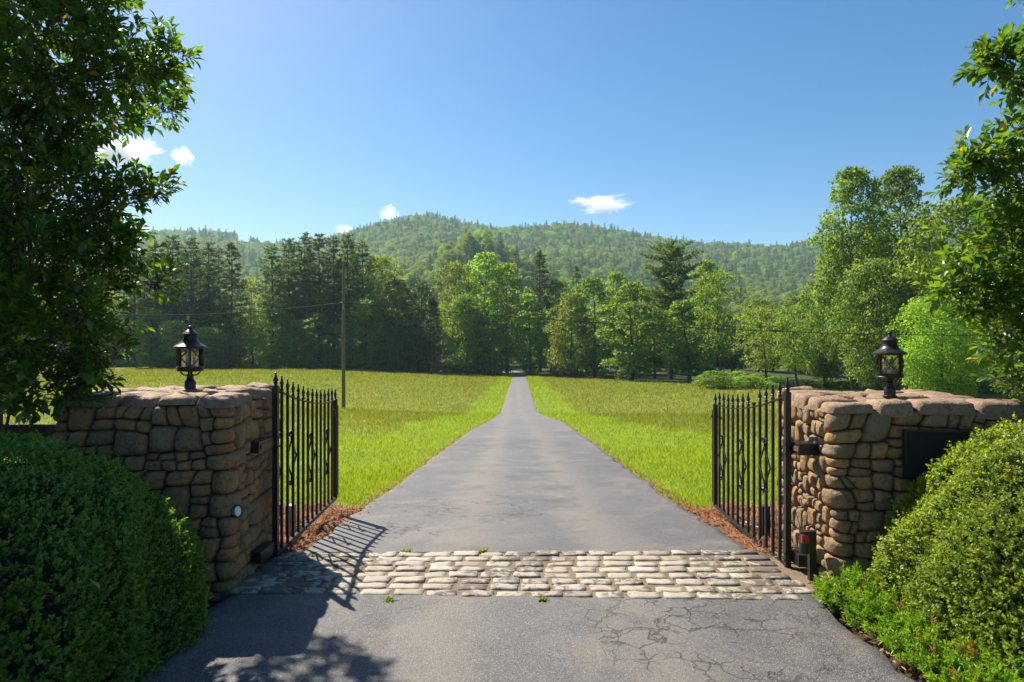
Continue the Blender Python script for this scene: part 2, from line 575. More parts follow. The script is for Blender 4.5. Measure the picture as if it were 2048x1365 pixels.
ys = sorted(set([-400, -220, -120, -60, -30, -15] + list(np.arange(-8, 14, .25)) + spaced(14, 260, .3, 1.028) + spaced(265, 1900, 30, 1.15)))
xr = list(np.arange(0, 7, .25)) + spaced(7, 1900, .35, 1.12)
xs = sorted(set([-v for v in xr] + xr))
X, Y = np.meshgrid(np.array(xs), np.array(ys))
Z = terrain(X, Y)
inside = (X > roadL(Y) + .02) & (X < roadR(Y) - .02) & (Y < 205)
Z = Z - np.where(inside, .07, .0) - np.where((Y < 7), .02, 0) + np.where((Y > 7) & ~inside, .012, 0)
nx, ny = len(xs), len(ys)
idx = np.arange(nx * ny).reshape(ny, nx)
Fq = np.stack([idx[:-1, :-1], idx[:-1, 1:], idx[1:, 1:], idx[1:, :-1]], -1).reshape(-1, 4)
me = np_mesh('ground', np.stack([X, Y, Z], -1).reshape(-1, 3), Fq, M['ground'], True)


def mown_at(x, y):
    L, Rr = roadL(y), roadR(y)
    d = np.where(x < (L + Rr) / 2, L - x, x - Rr)
    lim = np.where(x < 0, 3.0, 3.6) + .35 * np.sin(y * .5) + .3 * np.sin(y * .17 + x)
    verge = 1 - sstep(lim - .5, lim + .6, d)
    near = 1 - sstep(17, 34, y + .35 * np.abs(x) + 1.5 * np.sin(x * .9))
    return np.maximum(verge, near)


def soil_at(x, y):
    return np.maximum((1 - sstep(5.6, 6.8, y)), 0)


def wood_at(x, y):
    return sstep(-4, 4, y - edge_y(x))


def edge_y(x):
    """where the wood begins"""
    return np.interp(x, [-400, -90, -50, -20, 0, 4, 12, 22, 35, 52, 75, 120, 400], [190, 186, 178, 176, 172, 170, 150, 132, 112, 98, 84, 72, 60])


for nm, fn in (('mown', mown_at), ('soil', soil_at), ('wood', wood_at)):
    a = me.attributes.new(nm, 'FLOAT', 'POINT')
    a.data.foreach_set('value', np.ascontiguousarray(fn(X, Y).ravel(), dtype=np.float32))
tag(obj('ground', me), 'green field and meadow falling gently away from the gate', kind='structure')

# asphalt drive
yy = np.array(sorted(set(list(np.arange(-20, 16, .2)) + spaced(16, 202, .3, 1.03))))
yy = np.array(sorted(set([v for v in yy if v <= 202 and not (4.3 < v < 5.45)] + [4.3, 4.43, 5.34, 5.45])))
k = np.array([0, .012, .03, .1, .2, .3, .4, .5, .6, .7, .8, .9, .97, .988, 1])
Lr = roadL(yy)[:, None]; Rr = roadR(yy)[:, None]
wob = .08 * np.array([mnoise.noise(Vector((0, t * 1.7, 3))) for t in yy])[:, None] + .05 * np.array([mnoise.noise(Vector((5, t * 6, 3))) for t in yy])[:, None]
wob2 = .08 * np.array([mnoise.noise(Vector((9, t * 1.7, 3))) for t in yy])[:, None] + .05 * np.array([mnoise.noise(Vector((15, t * 6, 3))) for t in yy])[:, None]
Xr = (Lr + wob) * (1 - k) + (Rr + wob2) * k
Yr = np.repeat(yy[:, None], 15, 1)
Zr = terrain(Xr, Yr) + .034
Zr[:, 0] -= .06; Zr[:, -1] -= .06
ii = np.arange(len(yy) * 15).reshape(len(yy), 15)
Fq = np.stack([ii[:-1, :-1], ii[:-1, 1:], ii[1:, 1:], ii[1:, :-1]], -1).reshape(-1, 4)
hole = np.array([4.44 < (yy[i] + yy[i + 1]) / 2 < 5.33 for i in range(len(yy) - 1)])
Fq = Fq[~np.repeat(hole, 14)]
drive = obj('driveway', np_mesh('driveway', np.stack([Xr, Yr, Zr], -1).reshape(-1, 3), Fq, M['asphalt'], True))
tag(drive, 'long straight asphalt driveway, cracked and worn', kind='structure')

# ------------------------------------------------------------------ cobbled band across the drive
band = bpy.data.objects.new('cobble_band', None)
link(band); band.location = (0, 4.9, 0)
tag(band, 'band of pale stone setts laid across the drive between the gate pillars', kind='structure')
def bn(x): return 4.385 - .042 * x
def bf(x): return 5.36 + .022 * x
mb = MB()
xs_ = np.linspace(-2.02, 2.30, 24)
vs = []
for x in xs_:
    vs += [(x, bn(x) - .01 - 4.9, .029), (x, bf(x) + .01 - 4.9, .029), (x, bf(x) + .01 - 4.9, -.05), (x, bn(x) - .01 - 4.9, -.05)]
fs = []
for i in range(23):
    a = i * 4; b_ = a + 4
    fs += [(a, b_, b_ + 1, a + 1), (a + 1, b_ + 1, b_ + 2, a + 2), (a + 3, b_ + 3, b_, a)]
mb.add(vs, fs).build('joint_bed', M['joint'], band)


def sett_mesh(w, d, h, seed):
    g = [-1, -.95, -.5, .1, .55, .95, 1]
    vs, fs = [], []
    r_ = random.Random(seed)
    ox = r_.uniform(-50, 50)
    n = len(g)
    for j, t in enumerate(g):
        for i, s in enumerate(g):
            x = s * math.sqrt(1 - .05 * t ** 4) * w / 2 * 1.02
            y = t * math.sqrt(1 - .07 * s ** 4) * d / 2 * 1.02
            nz = mnoise.noise(Vector((x * 14 + ox, y * 14, 0)))
            x += .013 * mnoise.noise(Vector((y * 22 + ox, x * 3, 5))) * abs(s)
            y += .011 * mnoise.noise(Vector((x * 22 + ox, y * 3, 9))) * abs(t)
            e = max(abs(s), abs(t))
            z = h + .007 * nz - (.004 if e > .9 else 0) if e < .97 else h - .026
            vs.append((x, y, z))
    for j in range(n - 1):
        for i in range(n - 1):
            a = j * n + i
            fs.append((a, a + 1, a + n + 1, a + n))
    me = bpy.data.meshes.new('cobblestone')
    me.from_pydata(vs, [], fs)
    me.polygons.foreach_set('use_smooth', np.ones(len(fs), dtype=bool))
    me.materials.append(M['cobble'])
    return me


setts = [sett_mesh(.178 + .06 * rnd.random(), .096 + .014 * rnd.random(), .037 + .005 * rnd.random(), i) for i in range(26)]
NR = 8
for r_ in range(NR):
    x = -1.97 + (.1 if r_ % 2 else 0) + rnd.uniform(-.03, .03)
    while x < 2.12:
        me = rnd.choice(setts)
        w = max(v.co.x for v in me.vertices) * 2
        cx = x + w / 2
        if cx + w / 2 > 2.17: break
        t = (r_ + .5) / NR
        y = bn(cx) * (1 - t) + bf(cx) * t
        o = obj('cobblestone', me, band)
        o.location = (cx, y - 4.9 + rnd.uniform(-.006, .006), rnd.uniform(-.004, .004))
        o.rotation_euler = (rnd.uniform(-.03, .03), rnd.uniform(-.03, .03), rnd.uniform(-.035, .035) + (math.pi if rnd.random() < .5 else 0))
        x += w + rnd.uniform(.004, .022)


# ------------------------------------------------------------------ leaf-card bulk builders
def unit(a):
    return a / np.maximum(np.linalg.norm(a, axis=-1, keepdims=True), 1e-9)


def rand_dirs(n):
    return unit(rng.normal(size=(n, 3)))


def cards(P, D, Nn, L, W, tone, bend=0.0):
    """diamond leaf cards: P base, D direction, Nn rough normal, L length, W width -> V, faces(quads), tone"""
    n = len(P)
    D = unit(D)
    side = unit(np.cross(D, Nn) + 1e-6)
    nn = np.cross(side, D)
    L = np.broadcast_to(np.asarray(L, float), (n,))[:, None]
    W = np.broadcast_to(np.asarray(W, float), (n,))[:, None]
    mid = P + D * L * .48 + nn * L * bend
    V = np.stack([P, mid + side * W * .5, P + D * L, mid - side * W * .5], 1).reshape(-1, 3)
    Fc = np.arange(4 * n).reshape(n, 4)
    return V, Fc, tone


def leaves6(P, D, Nn, L, W, tone):
    """folded pointed leaves of four triangles"""
    n = len(P)
    D = unit(D)
    side = unit(np.cross(D, Nn) + 1e-6)
    nn = np.cross(side, D)
    L = L[:, None]; W = W[:, None]
    a = P
    m1 = P + D * L * .55 - nn * L * .02
    r = P + D * L * .60 + side * W * .5 + nn * W * .16
    l = P + D * L * .60 - side * W * .5 + nn * W * .16
    t = P + D * L - nn * L * .10
    V = np.stack([a, r, m1, l, t], 1).reshape(-1, 3)
    b0 = np.arange(n)[:, None] * 5
    Fc = np.concatenate([b0 + np.array([[0, 1, 2]]), b0 + np.array([[0, 2, 3]]), b0 + np.array([[2, 1, 4]]), b0 + np.array([[2, 4, 3]])], 0)
    return V, Fc, np.tile(tone, 4)


# ------------------------------------------------------------------ far tree prototypes
def broadleaf(seed, H, W, base=.18, nl=46, per=130, leaf=.42, top=.55, openness=.0, trunks=1):
    """returns trunk mesh and crown mesh (geometry at the tree's own base)"""
    global rng
    rng = np.random.default_rng(seed)
    r_ = random.Random(seed)
    mb = MB()
    lean = Vector((r_.uniform(-.05, .05), r_.uniform(-.05, .05), 0))
    axis = []
    for i in range(7):
        t = i / 6
        axis.append(Vector((lean.x * H * t + .012 * H * math.sin(t * 5 + seed), lean.y * H * t + .012 * H * math.cos(t * 4 + seed), H * .86 * t)))
    r0 = H * .017
    mb.tube(axis, [r0 * (1.25 if i == 0 else 1 - .88 * i / 6) for i in range(7)], 8)
    cen, rad = [], []
    for i in range(nl):
        t = base + (1 - base) * ((i + r_.random()) / nl)
        # envelope: widest at 'top' fraction, rounded crown
        u = (t - base) / (1 - base)
        env = (math.sin(math.pi * min(1, max(0.04, u ** (math.log(.5) / math.log(top))))) ** .62) * W / 2
        ang = i * 2.399 + r_.uniform(-.6, .6)
        q = env * (.35 + .5 * math.sqrt(r_.random())) * (1 + .18 * math.sin(3 * ang + seed))
        c = Vector((lean.x * H * t + q * math.cos(ang), lean.y * H * t + q * math.sin(ang), H * t))
        s = W * r_.uniform(.125, .205) * (1 - .35 * u)
        c.z = min(c.z, H - s * .75)
        cen.append(c); rad.append(s)
        if i % 2 == 0 and q > W * .08:
            h0 = max(.12 * H, c.z - q * r_.uniform(.6, 1.2))
            j = min(5, int(h0 / (H * .86) * 6)); f = h0 / (H * .86) * 6 - j
            st = axis[j].lerp(axis[j + 1], min(1, f))
            md = st.lerp(c, .5) + Vector((0, 0, -.05 * q))
            rr = r0 * .36 * (1 - .6 * u)
            mb.tube([st, md, c], [rr, rr * .7, rr * .25], 5, False)
    trunk = mb.mesh('trunk', M['dark_bark'], True)
    Vs, Fs, Ts = [], [], []
    off = 0
    for c, s in zip(cen, rad):
        n = int(per * 1.75 * (s / (W * .165)) ** 2)
        d = rand_dirs(n)
        d[:, 2] = np.where(d[:, 2] < -.25, -d[:, 2] * .6, d[:, 2])
        d = unit(d)
        q = rng.uniform(.62, 1.08, n)[:, None]
        # ragged edge: a few sprays reach beyond
        q = np.where(rng.random(n)[:, None] < .12, q * 1.22, q)
        P = np.array(c) + d * q * s * np.array([1.12, 1.12, .74])
        D = unit(np.cross(d, rand_dirs(n)) + .45 * d + np.array([0, 0, -.15]))
        Nn = unit(d * .8 + np.array([0, 0, .5]) + .55 * rand_dirs(n))
        Lf = leaf * 1.28 * rng.uniform(.65, 1.35, n)
        tone = np.clip(rng.normal(.45, .30, n) + r_.uniform(-.2, .2), 0, 1)
        V, Fc, T = cards(P, D, Nn, Lf, Lf * rng.uniform(.55, .8, n), tone)
        Vs.append(V); Fs.append(Fc + off); Ts.append(T); off += len(V)
    return trunk, (np.concatenate(Vs), np.concatenate(Fs), np.concatenate(Ts))


def pine(seed, H, W, start=.38, shape='column', leaf=.75, gap=.85):
    global rng
    rng = np.random.default_rng(seed)
    r_ = random.Random(seed)
    mb = MB()
    lx, ly = r_.uniform(-.015, .015), r_.uniform(-.015, .015)
    ax = lambda z: Vector((lx * z + .1 * math.sin(z * .2 + seed), ly * z, z))
    r0 = H * .0125
    mb.tube([ax(H * i / 8) for i in range(9)], [r0 * (1.2 if i == 0 else 1 - .93 * i / 8) for i in range(9)], 8)
    Ps, Ds, Ls = [], [], []
    z = H * start
    while z < H * .985:
        u = (z / H - start) / (1 - start)
        if shape == 'column':
            env = W / 2 * (.55 + .45 * math.sin(math.pi * (.25 + .6 * u))) * (1 - u ** 3.2 * .75)
        elif shape == 'cone':
            env = W / 2 * (1 - u) ** .75 + .4
        else:      # old spreading pine, layered plates
            env = W / 2 * (.45 + .75 * math.sin(math.pi * (.15 + .62 * u))) * (.6 + .5 * (math.sin(z * 1.35 + seed) > -.2))
        nb = r_.choice((3, 4, 4, 5))
        a0 = r_.uniform(0, 6.28)
        for b in range(nb):
            if r_.random() < .12: continue
            a = a0 + b * 6.283 / nb + r_.uniform(-.4, .4)
            ln = env * r_.uniform(.5, 1.12)
            rise = r_.uniform(.02, .30) if shape != 'cone' else r_.uniform(-.12, .12)
            st = ax(z + r_.uniform(-.3, .3))
            dr = Vector((math.cos(a), math.sin(a), rise))
            en = st + dr * ln + Vector((0, 0, .06 * ln))
            md = st.lerp(en, .55) - Vector((0, 0, .05 * ln))
            mb.tube([st, md, en], [max(.03, ln * .014), max(.02, ln * .009), .012], 4, False)
            nt_ = max(4, int(ln / .34))
            for i in range(nt_):
                f = .22 + .78 * (i + r_.random()) / nt_
                p = st.lerp(md, f / .55) if f < .55 else md.lerp(en, (f - .55) / .45)
                sdw = Vector((-math.sin(a), math.cos(a), 0)) * r_.uniform(-1, 1) * ln * .26 * (1.15 - f * .7)
                p = p + sdw + Vector((0, 0, r_.uniform(-.05, .18)))
                for _ in range(10):
                    Ps.append(p)
                    Ds.append(dr * .55 + Vector((r_.gauss(0, .6), r_.gauss(0, .6), r_.gauss(.35, .4))))
                    Ls.append(leaf * r_.uniform(.6, 1.25))
        z += gap * r_.uniform(.7, 1.3)
    for i in range(70):      # the leader's tuft
        Ps.append(ax(H * .985) + Vector((r_.gauss(0, .25), r_.gauss(0, .25), r_.uniform(-1.2, .3))))
        Ds.append(Vector((r_.gauss(0, .6), r_.gauss(0, .6), 1)))
        Ls.append(leaf * r_.uniform(.5, 1))
    P = np.array(Ps); D = np.array(Ds); L = np.array(Ls)
    n = len(P)
    return mb.mesh('trunk', M['dark_bark'], True), cards(P, D, rand_dirs(n), L, L * .24, np.clip(rng.normal(.5, .25, n), 0, 1))


PROTO = {}


def proto(key, gen, colours):
    trunk, (V, Fc, T) = gen
    for c in colours:
        PROTO[(key, c)] = (trunk, np_mesh('crown', V, Fc, LEAF[c], False, T))


proto('a', broadleaf(1, 24, 17, .10, 52, 150, .46, .52), ('green', 'yellow', 'bright', 'deep'))
proto('b', broadleaf(2, 26, 13, .12, 50, 150, .46, .50), ('green', 'yellow', 'bright'))
proto('c', broadleaf(3, 20, 16, .06, 50, 150, .42, .42), ('green', 'yellow', 'bright', 'deep'))
proto('d', broadleaf(4, 22, 11, .04, 44, 140, .42, .45), ('green', 'yellow', 'bright'))
proto('tulip', broadleaf(5, 32, 13, .14, 96, 190, .36, .55), ('green', 'bright'))
proto('wide', broadleaf(6, 24, 19, .10, 96, 200, .36, .50), ('bright', 'green'))
proto('airy', broadleaf(8, 20, 15, .22, 40, 90, .36, .55), ('yellow', 'green'))
proto('bush', broadleaf(9, 5, 7, .02, 26, 120, .26, .40), ('green', 'bright', 'deep'))
proto('pine1', pine(11, 34, 9, .24), ('pine',))
proto('pine2', pine(12, 34, 8.5, .32), ('pine',))
proto('pine3', pine(13, 32, 9, .28, 'cone'), ('pine',))
proto('pine4', pine(14, 31, 13, .44, 'plates', .9, .55), ('pine',))
proto('cedar', pine(15, 15, 7.5, .05, 'cone', .5, .5), ('cedar',))
PH = {'a': (24, 17), 'b': (26, 13), 'c': (20, 16), 'd': (22, 11), 'tulip': (32, 13), 'wide': (24, 19), 'airy': (20, 15), 'bush': (5, 7),
      'pine1': (34, 9), 'pine2': (34, 8), 'pine3': (32, 9), 'pine4': (31, 13), 'cedar': (15, 7.5)}
FIRST_CROWN = {}


def tree(name, key, colour, px, top, Y, wpx, label, group, cat='tree', rz=None):
    """one tree whose top shows at (px, top), standing Y metres down the valley, wpx wide in the photograph"""
    x = (px - CX) / F * Y
    zb = Zt(x, Y) - .1
    H = EYE - (top - HY) / F * Y - zb
    Wd = wpx / F * Y
    h0, w0 = PH[key]
    r = thing(name, label, cat, (x, Y, zb), rnd.uniform(0, 6.28) if rz is None else rz, group)
    r.scale = (Wd / w0, Wd / w0, H / h0)
    tr, cr = PROTO[(key, colour)]
    obj('trunk', tr, r)
    c = obj('crown', cr, r)
    FIRST_CROWN.setdefault((key, colour), c)
    return r


G1 = 'tall pines at the left end of the far wood'
P_ = [  # px, top, Y, width px, kind, label
    (268, 505, 182, 62, 'pine2', 'pine half hidden behind the leaves of the glossy tree over the left pillar'),
    (312, 482, 184, 62, 'pine1', 'dark pine rising just right of the glossy foreground leaves'),
    (345, 474, 190, 60, 'pine2', 'tall pine directly above the left pillar lantern'),
    (382, 476, 180, 64, 'pine1', 'dense dark pine just right of the left lantern'),
    (418, 487, 186, 58, 'pine2', 'bare-stemmed pine between the dense pine and the slender lone pine'),
    (462, 486, 178, 66, 'pine3', 'slender pine with tiered branches standing apart at the gap in the pines'),
    (545, 488, 180, 64, 'pine1', 'first pine right of the gap in the row of pines'),
    (577, 480, 188, 60, 'pine2', 'pine second from the gap, with a bare lower stem'),
    (609, 466, 182, 64, 'pine1', 'highest-topped pine in the row, left of the utility pole'),
    (640, 470, 186, 60, 'pine2', 'tall pine between the highest pine and the utility pole'),
    (668, 473, 178, 62, 'pine1', 'pine whose crown stands just left of the utility pole'),
    (695, 471, 184, 60, 'pine2', 'pine right behind the tip of the utility pole'),
    (726, 482, 181, 64, 'pine1', 'last pine on the right of the tall row, beside yellow-green oaks'),
]
for px, top, Y_, w, k_, lb in P_:
    tree('pine_tree', k_, 'pine', px, top, Y_, w * 1.3, lb, G1)
for px in (290, 330, 362, 400, 440, 560, 592, 625, 655, 682, 710, 742):
    tree('pine_tree', rnd.choice(['pine1', 'pine2']), 'pine', px + rnd.uniform(-6, 6), rnd.uniform(492, 520), rnd.uniform(194, 204), 74, 'pine of the back row showing only between the taller pines in front', 'back row of pines at the left end of the wood')
for px, top, Y_, w, k_, lb in [
    (1080, 501, 186, 78, 'pine3', 'cone-topped pine above the trees just right of the drive'),
    (1152, 531, 196, 64, 'pine3', 'small dark pine tip showing above the round trees right of the drive'),
    (1342, 490, 142, 100, 'pine4', 'old spreading pine with layered plates of needles above the right wood'),
]:
    tree('pine_tree', k_, 'pine', px, top, Y_, w, lb, 'pines standing among the broadleaf trees')
G2 = 'broadleaf trees along the edge of the wood'
T_ = [  # px, top, Y, width, proto, colour, label
    (505, 556, 176, 96, 'airy', 'bright', 'sunlit yellow-green tree filling the gap in the row of pines'),
    (300, 618, 176, 80, 'd', 'bright', 'pale small tree below the pines at the left end of the wood'),  # small trees under the pines: sunlight put into a lighter leaf colour
    (352, 640, 172, 74, 'airy', 'bright', 'thin pale tree behind the left lantern'),
    (410, 655, 174, 84, 'c', 'bright', 'low rounded tree at the foot of the dense dark pine'),
    (452, 660, 172, 76, 'd', 'green', 'small tree under the slender lone pine'),
    (545, 618, 173, 92, 'd', 'bright', 'mid-height tree under the first pines right of the gap'),
    (592, 640, 172, 84, 'c', 'green', 'low green tree under the highest pine'),
    (640, 628, 172, 88, 'd', 'deep2', 'dark green tree under the pines just left of the utility pole'),
    (728, 600, 172, 110, 'c', 'green', 'leafy tree right of the utility pole, below the last pine'),
    (768, 512, 180, 96, 'a', 'yellow', 'yellow-green oak rising right of the row of pines'),
    (805, 560, 176, 86, 'b', 'yellow', 'yellow-green tree between the oak and the dark round tree'),
    (838, 566, 174, 84, 'a', 'deep', 'dark round-headed tree left of the drive'),
    (800, 655, 171, 96, 'c', 'green', 'low tree at the field edge, below the dark round tree'),
    (905, 524, 184, 96, 'a', 'yellow', 'pale yellow-green tree behind the grey cedar'),
    (966, 504, 182, 104, 'b', 'bright', 'tall bright green tree just left of the end of the drive'),
    (930, 590, 174, 100, 'c', 'green', 'green tree leaning over the field left of the drive end'),
    (1012, 526, 186, 96, 'b', 'yellow', 'yellowish oak directly above the end of the drive'),
    (962, 628, 171, 84, 'd', 'green', 'dark-based green tree beside the mouth of the drive in the wood'),
    (1062, 588, 173, 86, 'd', 'green', 'tree with drooping foliage just right of the drive end'),
    (1108, 560, 182, 80, 'b', 'green', 'round-topped tree below the cone-topped pine'),
    (1140, 586, 158, 104, 'c', 'yellow', 'pale-topped bushy tree right of the drive, leaves down to the grass'),
    (1192, 556, 160, 104, 'd', 'green', 'full green tree with foliage to the ground, second clump right of the drive'),
    (1236, 545, 176, 70, 'b', 'deep2', 'dark tree top rising behind the full green tree'),
    (1262, 566, 136, 128, 'd', 'green', 'big leafy tree to the ground in the middle of the right wood edge'),
    (1310, 580, 150, 110, 'a', 'green', 'broad tree under the left side of the spreading pine'),
    (1402, 522, 150, 88, 'b', 'bright', 'bright green tree top just right of the spreading pine'),
    (1440, 540, 124, 138, 'airy', 'green', 'open-branched tall tree with dark limbs right of the spreading pine'),
    (1378, 600, 132, 110, 'b', 'green', 'green tree below and right of the spreading pine'),
    (1532, 612, 104, 118, 'airy', 'yellow', 'small pale yellow-green tree with thin stems behind the right gate'),
    (1592, 610, 96, 110, 'airy', 'green', 'slanting-stemmed tree behind the right gate hinge'),
    (1648, 560, 100, 130, 'a', 'green', 'leafy tree at the left foot of the tall pair of trees'),
    (1704, 340, 94, 150, 'tulip', 'green', 'left one of the pair of tall trees above the right pillar'),
    (1800, 334, 97, 150, 'tulip', 'green', 'right one of the pair of tall trees above the right pillar lantern'),
    (1752, 520, 86, 170, 'wide', 'green', 'broad tree in front of the pair of tall trees, behind the right lantern'),
    (1930, 395, 80, 260, 'wide', 'bright', 'big bright sunlit tree behind the right pillar, beside the glossy leaves'),
    (1890, 590, 66, 180, 'wide', 'bright', 'low bright green tree over the right pillar'),
    (2060, 560, 70, 220, 'wide', 'green', 'tree at the right end of the wood behind the glossy leaves'),
]
for px, top, Y_, w, k_, c_, lb in T_:
    if c_ == 'deep2': c_ = 'green'
    if (k_, c_) not in PROTO:
        c_ = [c for (kk, c) in PROTO if kk == k_][0]
    tree('broadleaf_tree', k_, c_, px, top, Y_, w, lb, G2)
tree('cedar_tree', 'cedar', 'cedar', 868, 600, 172, 70, 'grey-green conical cedar in front of the dark round tree', 'cedars')
# trees further back that close the gaps
BK = 'woodland trees behind the front row'
for i, px in enumerate(list(range(250, 1010, 46)) + list(range(1070, 1660, 44))):
    Y_ = rnd.uniform(205, 235) if px < 1100 else rnd.uniform(165, 200)
    top = rnd.uniform(575, 640)
    k_, c_ = rnd.choice([('a', 'green'), ('b', 'green'), ('c', 'yellow'), ('d', 'green'), ('a', 'deep'), ('c', 'green')])
    tree('broadleaf_tree', k_, c_, px + rnd.uniform(-12, 12), top, Y_, rnd.uniform(84, 120), 'woodland tree showing only through gaps between the front trees of the wood', BK)
# bushes at the field edge
BU = 'bushes along the edge of the field'
for i in range(44):
    px = 250 + i * 41 + rnd.uniform(-12, 12)
    if 985 < px < 1410: continue
    a_ = (px - CX) / F
    Y_ = 150.0
    for _ in range(12):
        Y_ = .5 * Y_ + .5 * (float(edge_y(a_ * Y_)) + rnd.uniform(-1, 3))
    base = HY + (EYE - Zt(a_ * Y_, Y_)) / Y_ * F
    k_ = rnd.choice(['green', 'bright', 'green', 'deep'])
    hpx = rnd.uniform(18, 44) if px < 1050 else rnd.uniform(12, 34)
    tree('bush', 'bush', k_, px, base - hpx, Y_, rnd.uniform(50, 95), 'low leafy bush among others at the foot of the wood', BU, 'bush')
tree('bush', 'bush', 'bright', 1440, 752, 99, 84, 'rounded light green bush at the field edge left of the right gate', None, 'bush')
tree('bush', 'bush', 'bright', 1500, 752, 101, 96, 'spreading light bush right beside the rounded one behind the right gate', None, 'bush')
r = thing('flowering_bush', 'tiny pink flowering bush in the shade left of the drive end', 'bush', at(874, 684, 171))
r.location.z = Zt(r.location.x, 171); r.scale = (.35, .35, 1.1)
obj('trunk', PROTO[('bush', 'green')][0], r)
obj('crown', np_mesh('crown', *[np.array([(v.co.x, v.co.y, v.co.z) for v in PROTO[('bush', 'green')][1].vertices]),
                               np.array([p.vertices[:] for p in PROTO[('bush', 'green')][1].polygons])], LEAF['pink'], False,
                    rng.random(len(PROTO[('bush', 'green')][1].polygons))), r)

# ------------------------------------------------------------------ hills
crest = [(-1500, 500), (-400, 480), (100, 472), (280, 470), (330, 464), (400, 463), (470, 470), (525, 490), (600, 490), (660, 477), (700, 466), (760, 448), (830, 432),
         (870, 433), (930, 447), (1000, 460), (1060, 456), (1120, 449), (1180, 454), (1250, 465), (1330, 479), (1400, 489), (1470, 490),
         (1540, 497), (1600, 488), (1650, 480), (1750, 470), (1900, 470), (2300, 480), (3500, 520)]
CPX = [c[0] for c in crest]; CPY = [c[1] for c in crest]


def hill_h(x, y):
    a = x / np.maximum(y, 1) * F + CX
    YC = 1560.0
    top = EYE + (HY - np.interp(a, CPX, CPY)) / F * YC - 13
    t = np.clip((y - 420) / (YC - 420), 0, 1.6)
    up = np.where(t < 1, t ** 1.35, 1 - (t - 1) * 1.0)
    n = np.sin(x * .011 + 1.3 * np.sin(y * .006)) * .5 + np.sin(x * .023 + y * .008 + 2) * .3 + np.sin(x * .004 - y * .011) * .4
    z = 3 + np.maximum(top, 60) * up * (1 + .10 * n * np.clip(1 - t, 0, 1) * np.clip(t * 4, 0, 1))
    # the nearer green knob and its shoulder
    def bumpf(px, Yk, py, sx, sy):
        cx = (px - CX) / F * Yk
        h = EYE + (HY - py) / F * Yk - 12
        return h * np.exp(-((x - cx) / sx) ** 2 - ((y - Yk) / sy) ** 2)
    z = np.maximum(z, bumpf(950, 640, 470, 76, 90))
    z = np.maximum(z, bumpf(1045, 660, 520, 60, 90))
    z = np.maximum(z, bumpf(850, 620, 545, 60, 80))
    return z


hx = np.linspace(-2300, 2300, 180); hy = np.linspace(425, 2300, 120)
X, Y = np.meshgrid(hx, hy)
Z = hill_h(X, Y)
ii = np.arange(180 * 120).reshape(120, 180)
Fq = np.stack([ii[:-1, :-1], ii[:-1, 1:], ii[1:, 1:], ii[1:, :-1]], -1).reshape(-1, 4)
M['hill'] = plain('hill_floor', (.04, .06, .02), .95, 0, .3, .02, 0)
tag(obj('hills', np_mesh('hills', np.stack([X, Y, Z], -1).reshape(-1, 3), Fq, M['hill'], True)), 'forested mountain ridge behind the valley', kind='structure')

rng = np.random.default_rng(5)
NP = 170000
hy_ = 425 + (1660 - 425) * rng.random(NP) ** .85
hxx = (rng.uniform(-900, 2900, NP) - CX) / F * hy_
# jittered thinning so that each tree keeps its own space
cell = np.floor(np.stack([hxx / 10.2, hy_ / 10.2], -1)).astype(int)
_, keep = np.unique(cell[:, 0] * 100000 + cell[:, 1], return_index=True)
hxx, hy_ = hxx[keep], hy_[keep]
hz = hill_h(hxx, hy_)
# bare rock on the left ridge
apx = hxx / hy_ * F + CX; apy = HY - (hz - EYE) / hy_ * F
ok = ~((apx > 474) & (apx < 500) & (apy > 482) & (apy < 502) & (hy_ > 1300))
hxx, hy_, hz = hxx[ok], hy_[ok], hz[ok]
# the wood goes on along the valley floor on both sides
ex = np.concatenate([rng.uniform(-420, -118, 420), rng.uniform(95, 420, 420)])
ey = np.array([float(edge_y(v)) for v in ex]) + rng.uniform(4, 70, 840)
hxx = np.concatenate([hxx, ex]); hy_ = np.concatenate([hy_, ey]); hz = np.concatenate([hz, terrain(ex, ey) + 1.5])
n = len(hxx)
me = bpy.data.meshes.new('hill_forest')
me.vertices.add(n)
me.vertices.foreach_set('co', np.stack([hxx, hy_, hz - 2.0], -1).astype(np.float32).ravel())
species = [('a', 'green'), ('c', 'green'), ('a', 'yellow'), ('b', 'bright'), ('pine3', 'pine'), ('d', 'green')]
stand = np.sin(hxx * .013 + 2 * np.sin(hy_ * .007)) + np.sin(hxx * .031 - hy_ * .017 + 1) + rng.normal(0, .7, n)
sp = rng.choice(len(species), n, p=[.38, .30, .03, .13, .02, .14])
sp = np.where(stand > 2.5, 4, sp)
sp = np.where((stand < -1.1) & (rng.random(n) < .6), 3, sp)
sp = np.where(hy_ < 800, rng.choice([3, 3, 0, 1, 2], n), sp)
for nm, ty, val in (('rot', 'FLOAT', rng.uniform(0, 6.28, n)), ('size', 'FLOAT', np.where(sp == 4, rng.uniform(.5, .72, n), rng.uniform(.6, 1.2, n))), ('pick', 'INT', sp)):
    a = me.attributes.new(nm, ty, 'POINT')
    a.data.foreach_set('value', np.ascontiguousarray(val, dtype=np.float32 if ty == 'FLOAT' else np.int32))
hf = obj('hill_forest', me)
tag(hf, 'unbroken forest canopy covering the mountain ridge', kind='stuff')
ng = bpy.data.node_groups.new('forest_cover', 'GeometryNodeTree')
ng.interface.new_socket('Geometry', in_out='INPUT', socket_type='NodeSocketGeometry')
ng.interface.new_socket('Geometry', in_out='OUTPUT', socket_type='NodeSocketGeometry')
gi = ng.nodes.new('NodeGroupInput'); go = ng.nodes.new('NodeGroupOutput')
mp = ng.nodes.new('GeometryNodeMeshToPoints'); ip = ng.nodes.new('GeometryNodeInstanceOnPoints')
jn = ng.nodes.new('GeometryNodeJoinGeometry')
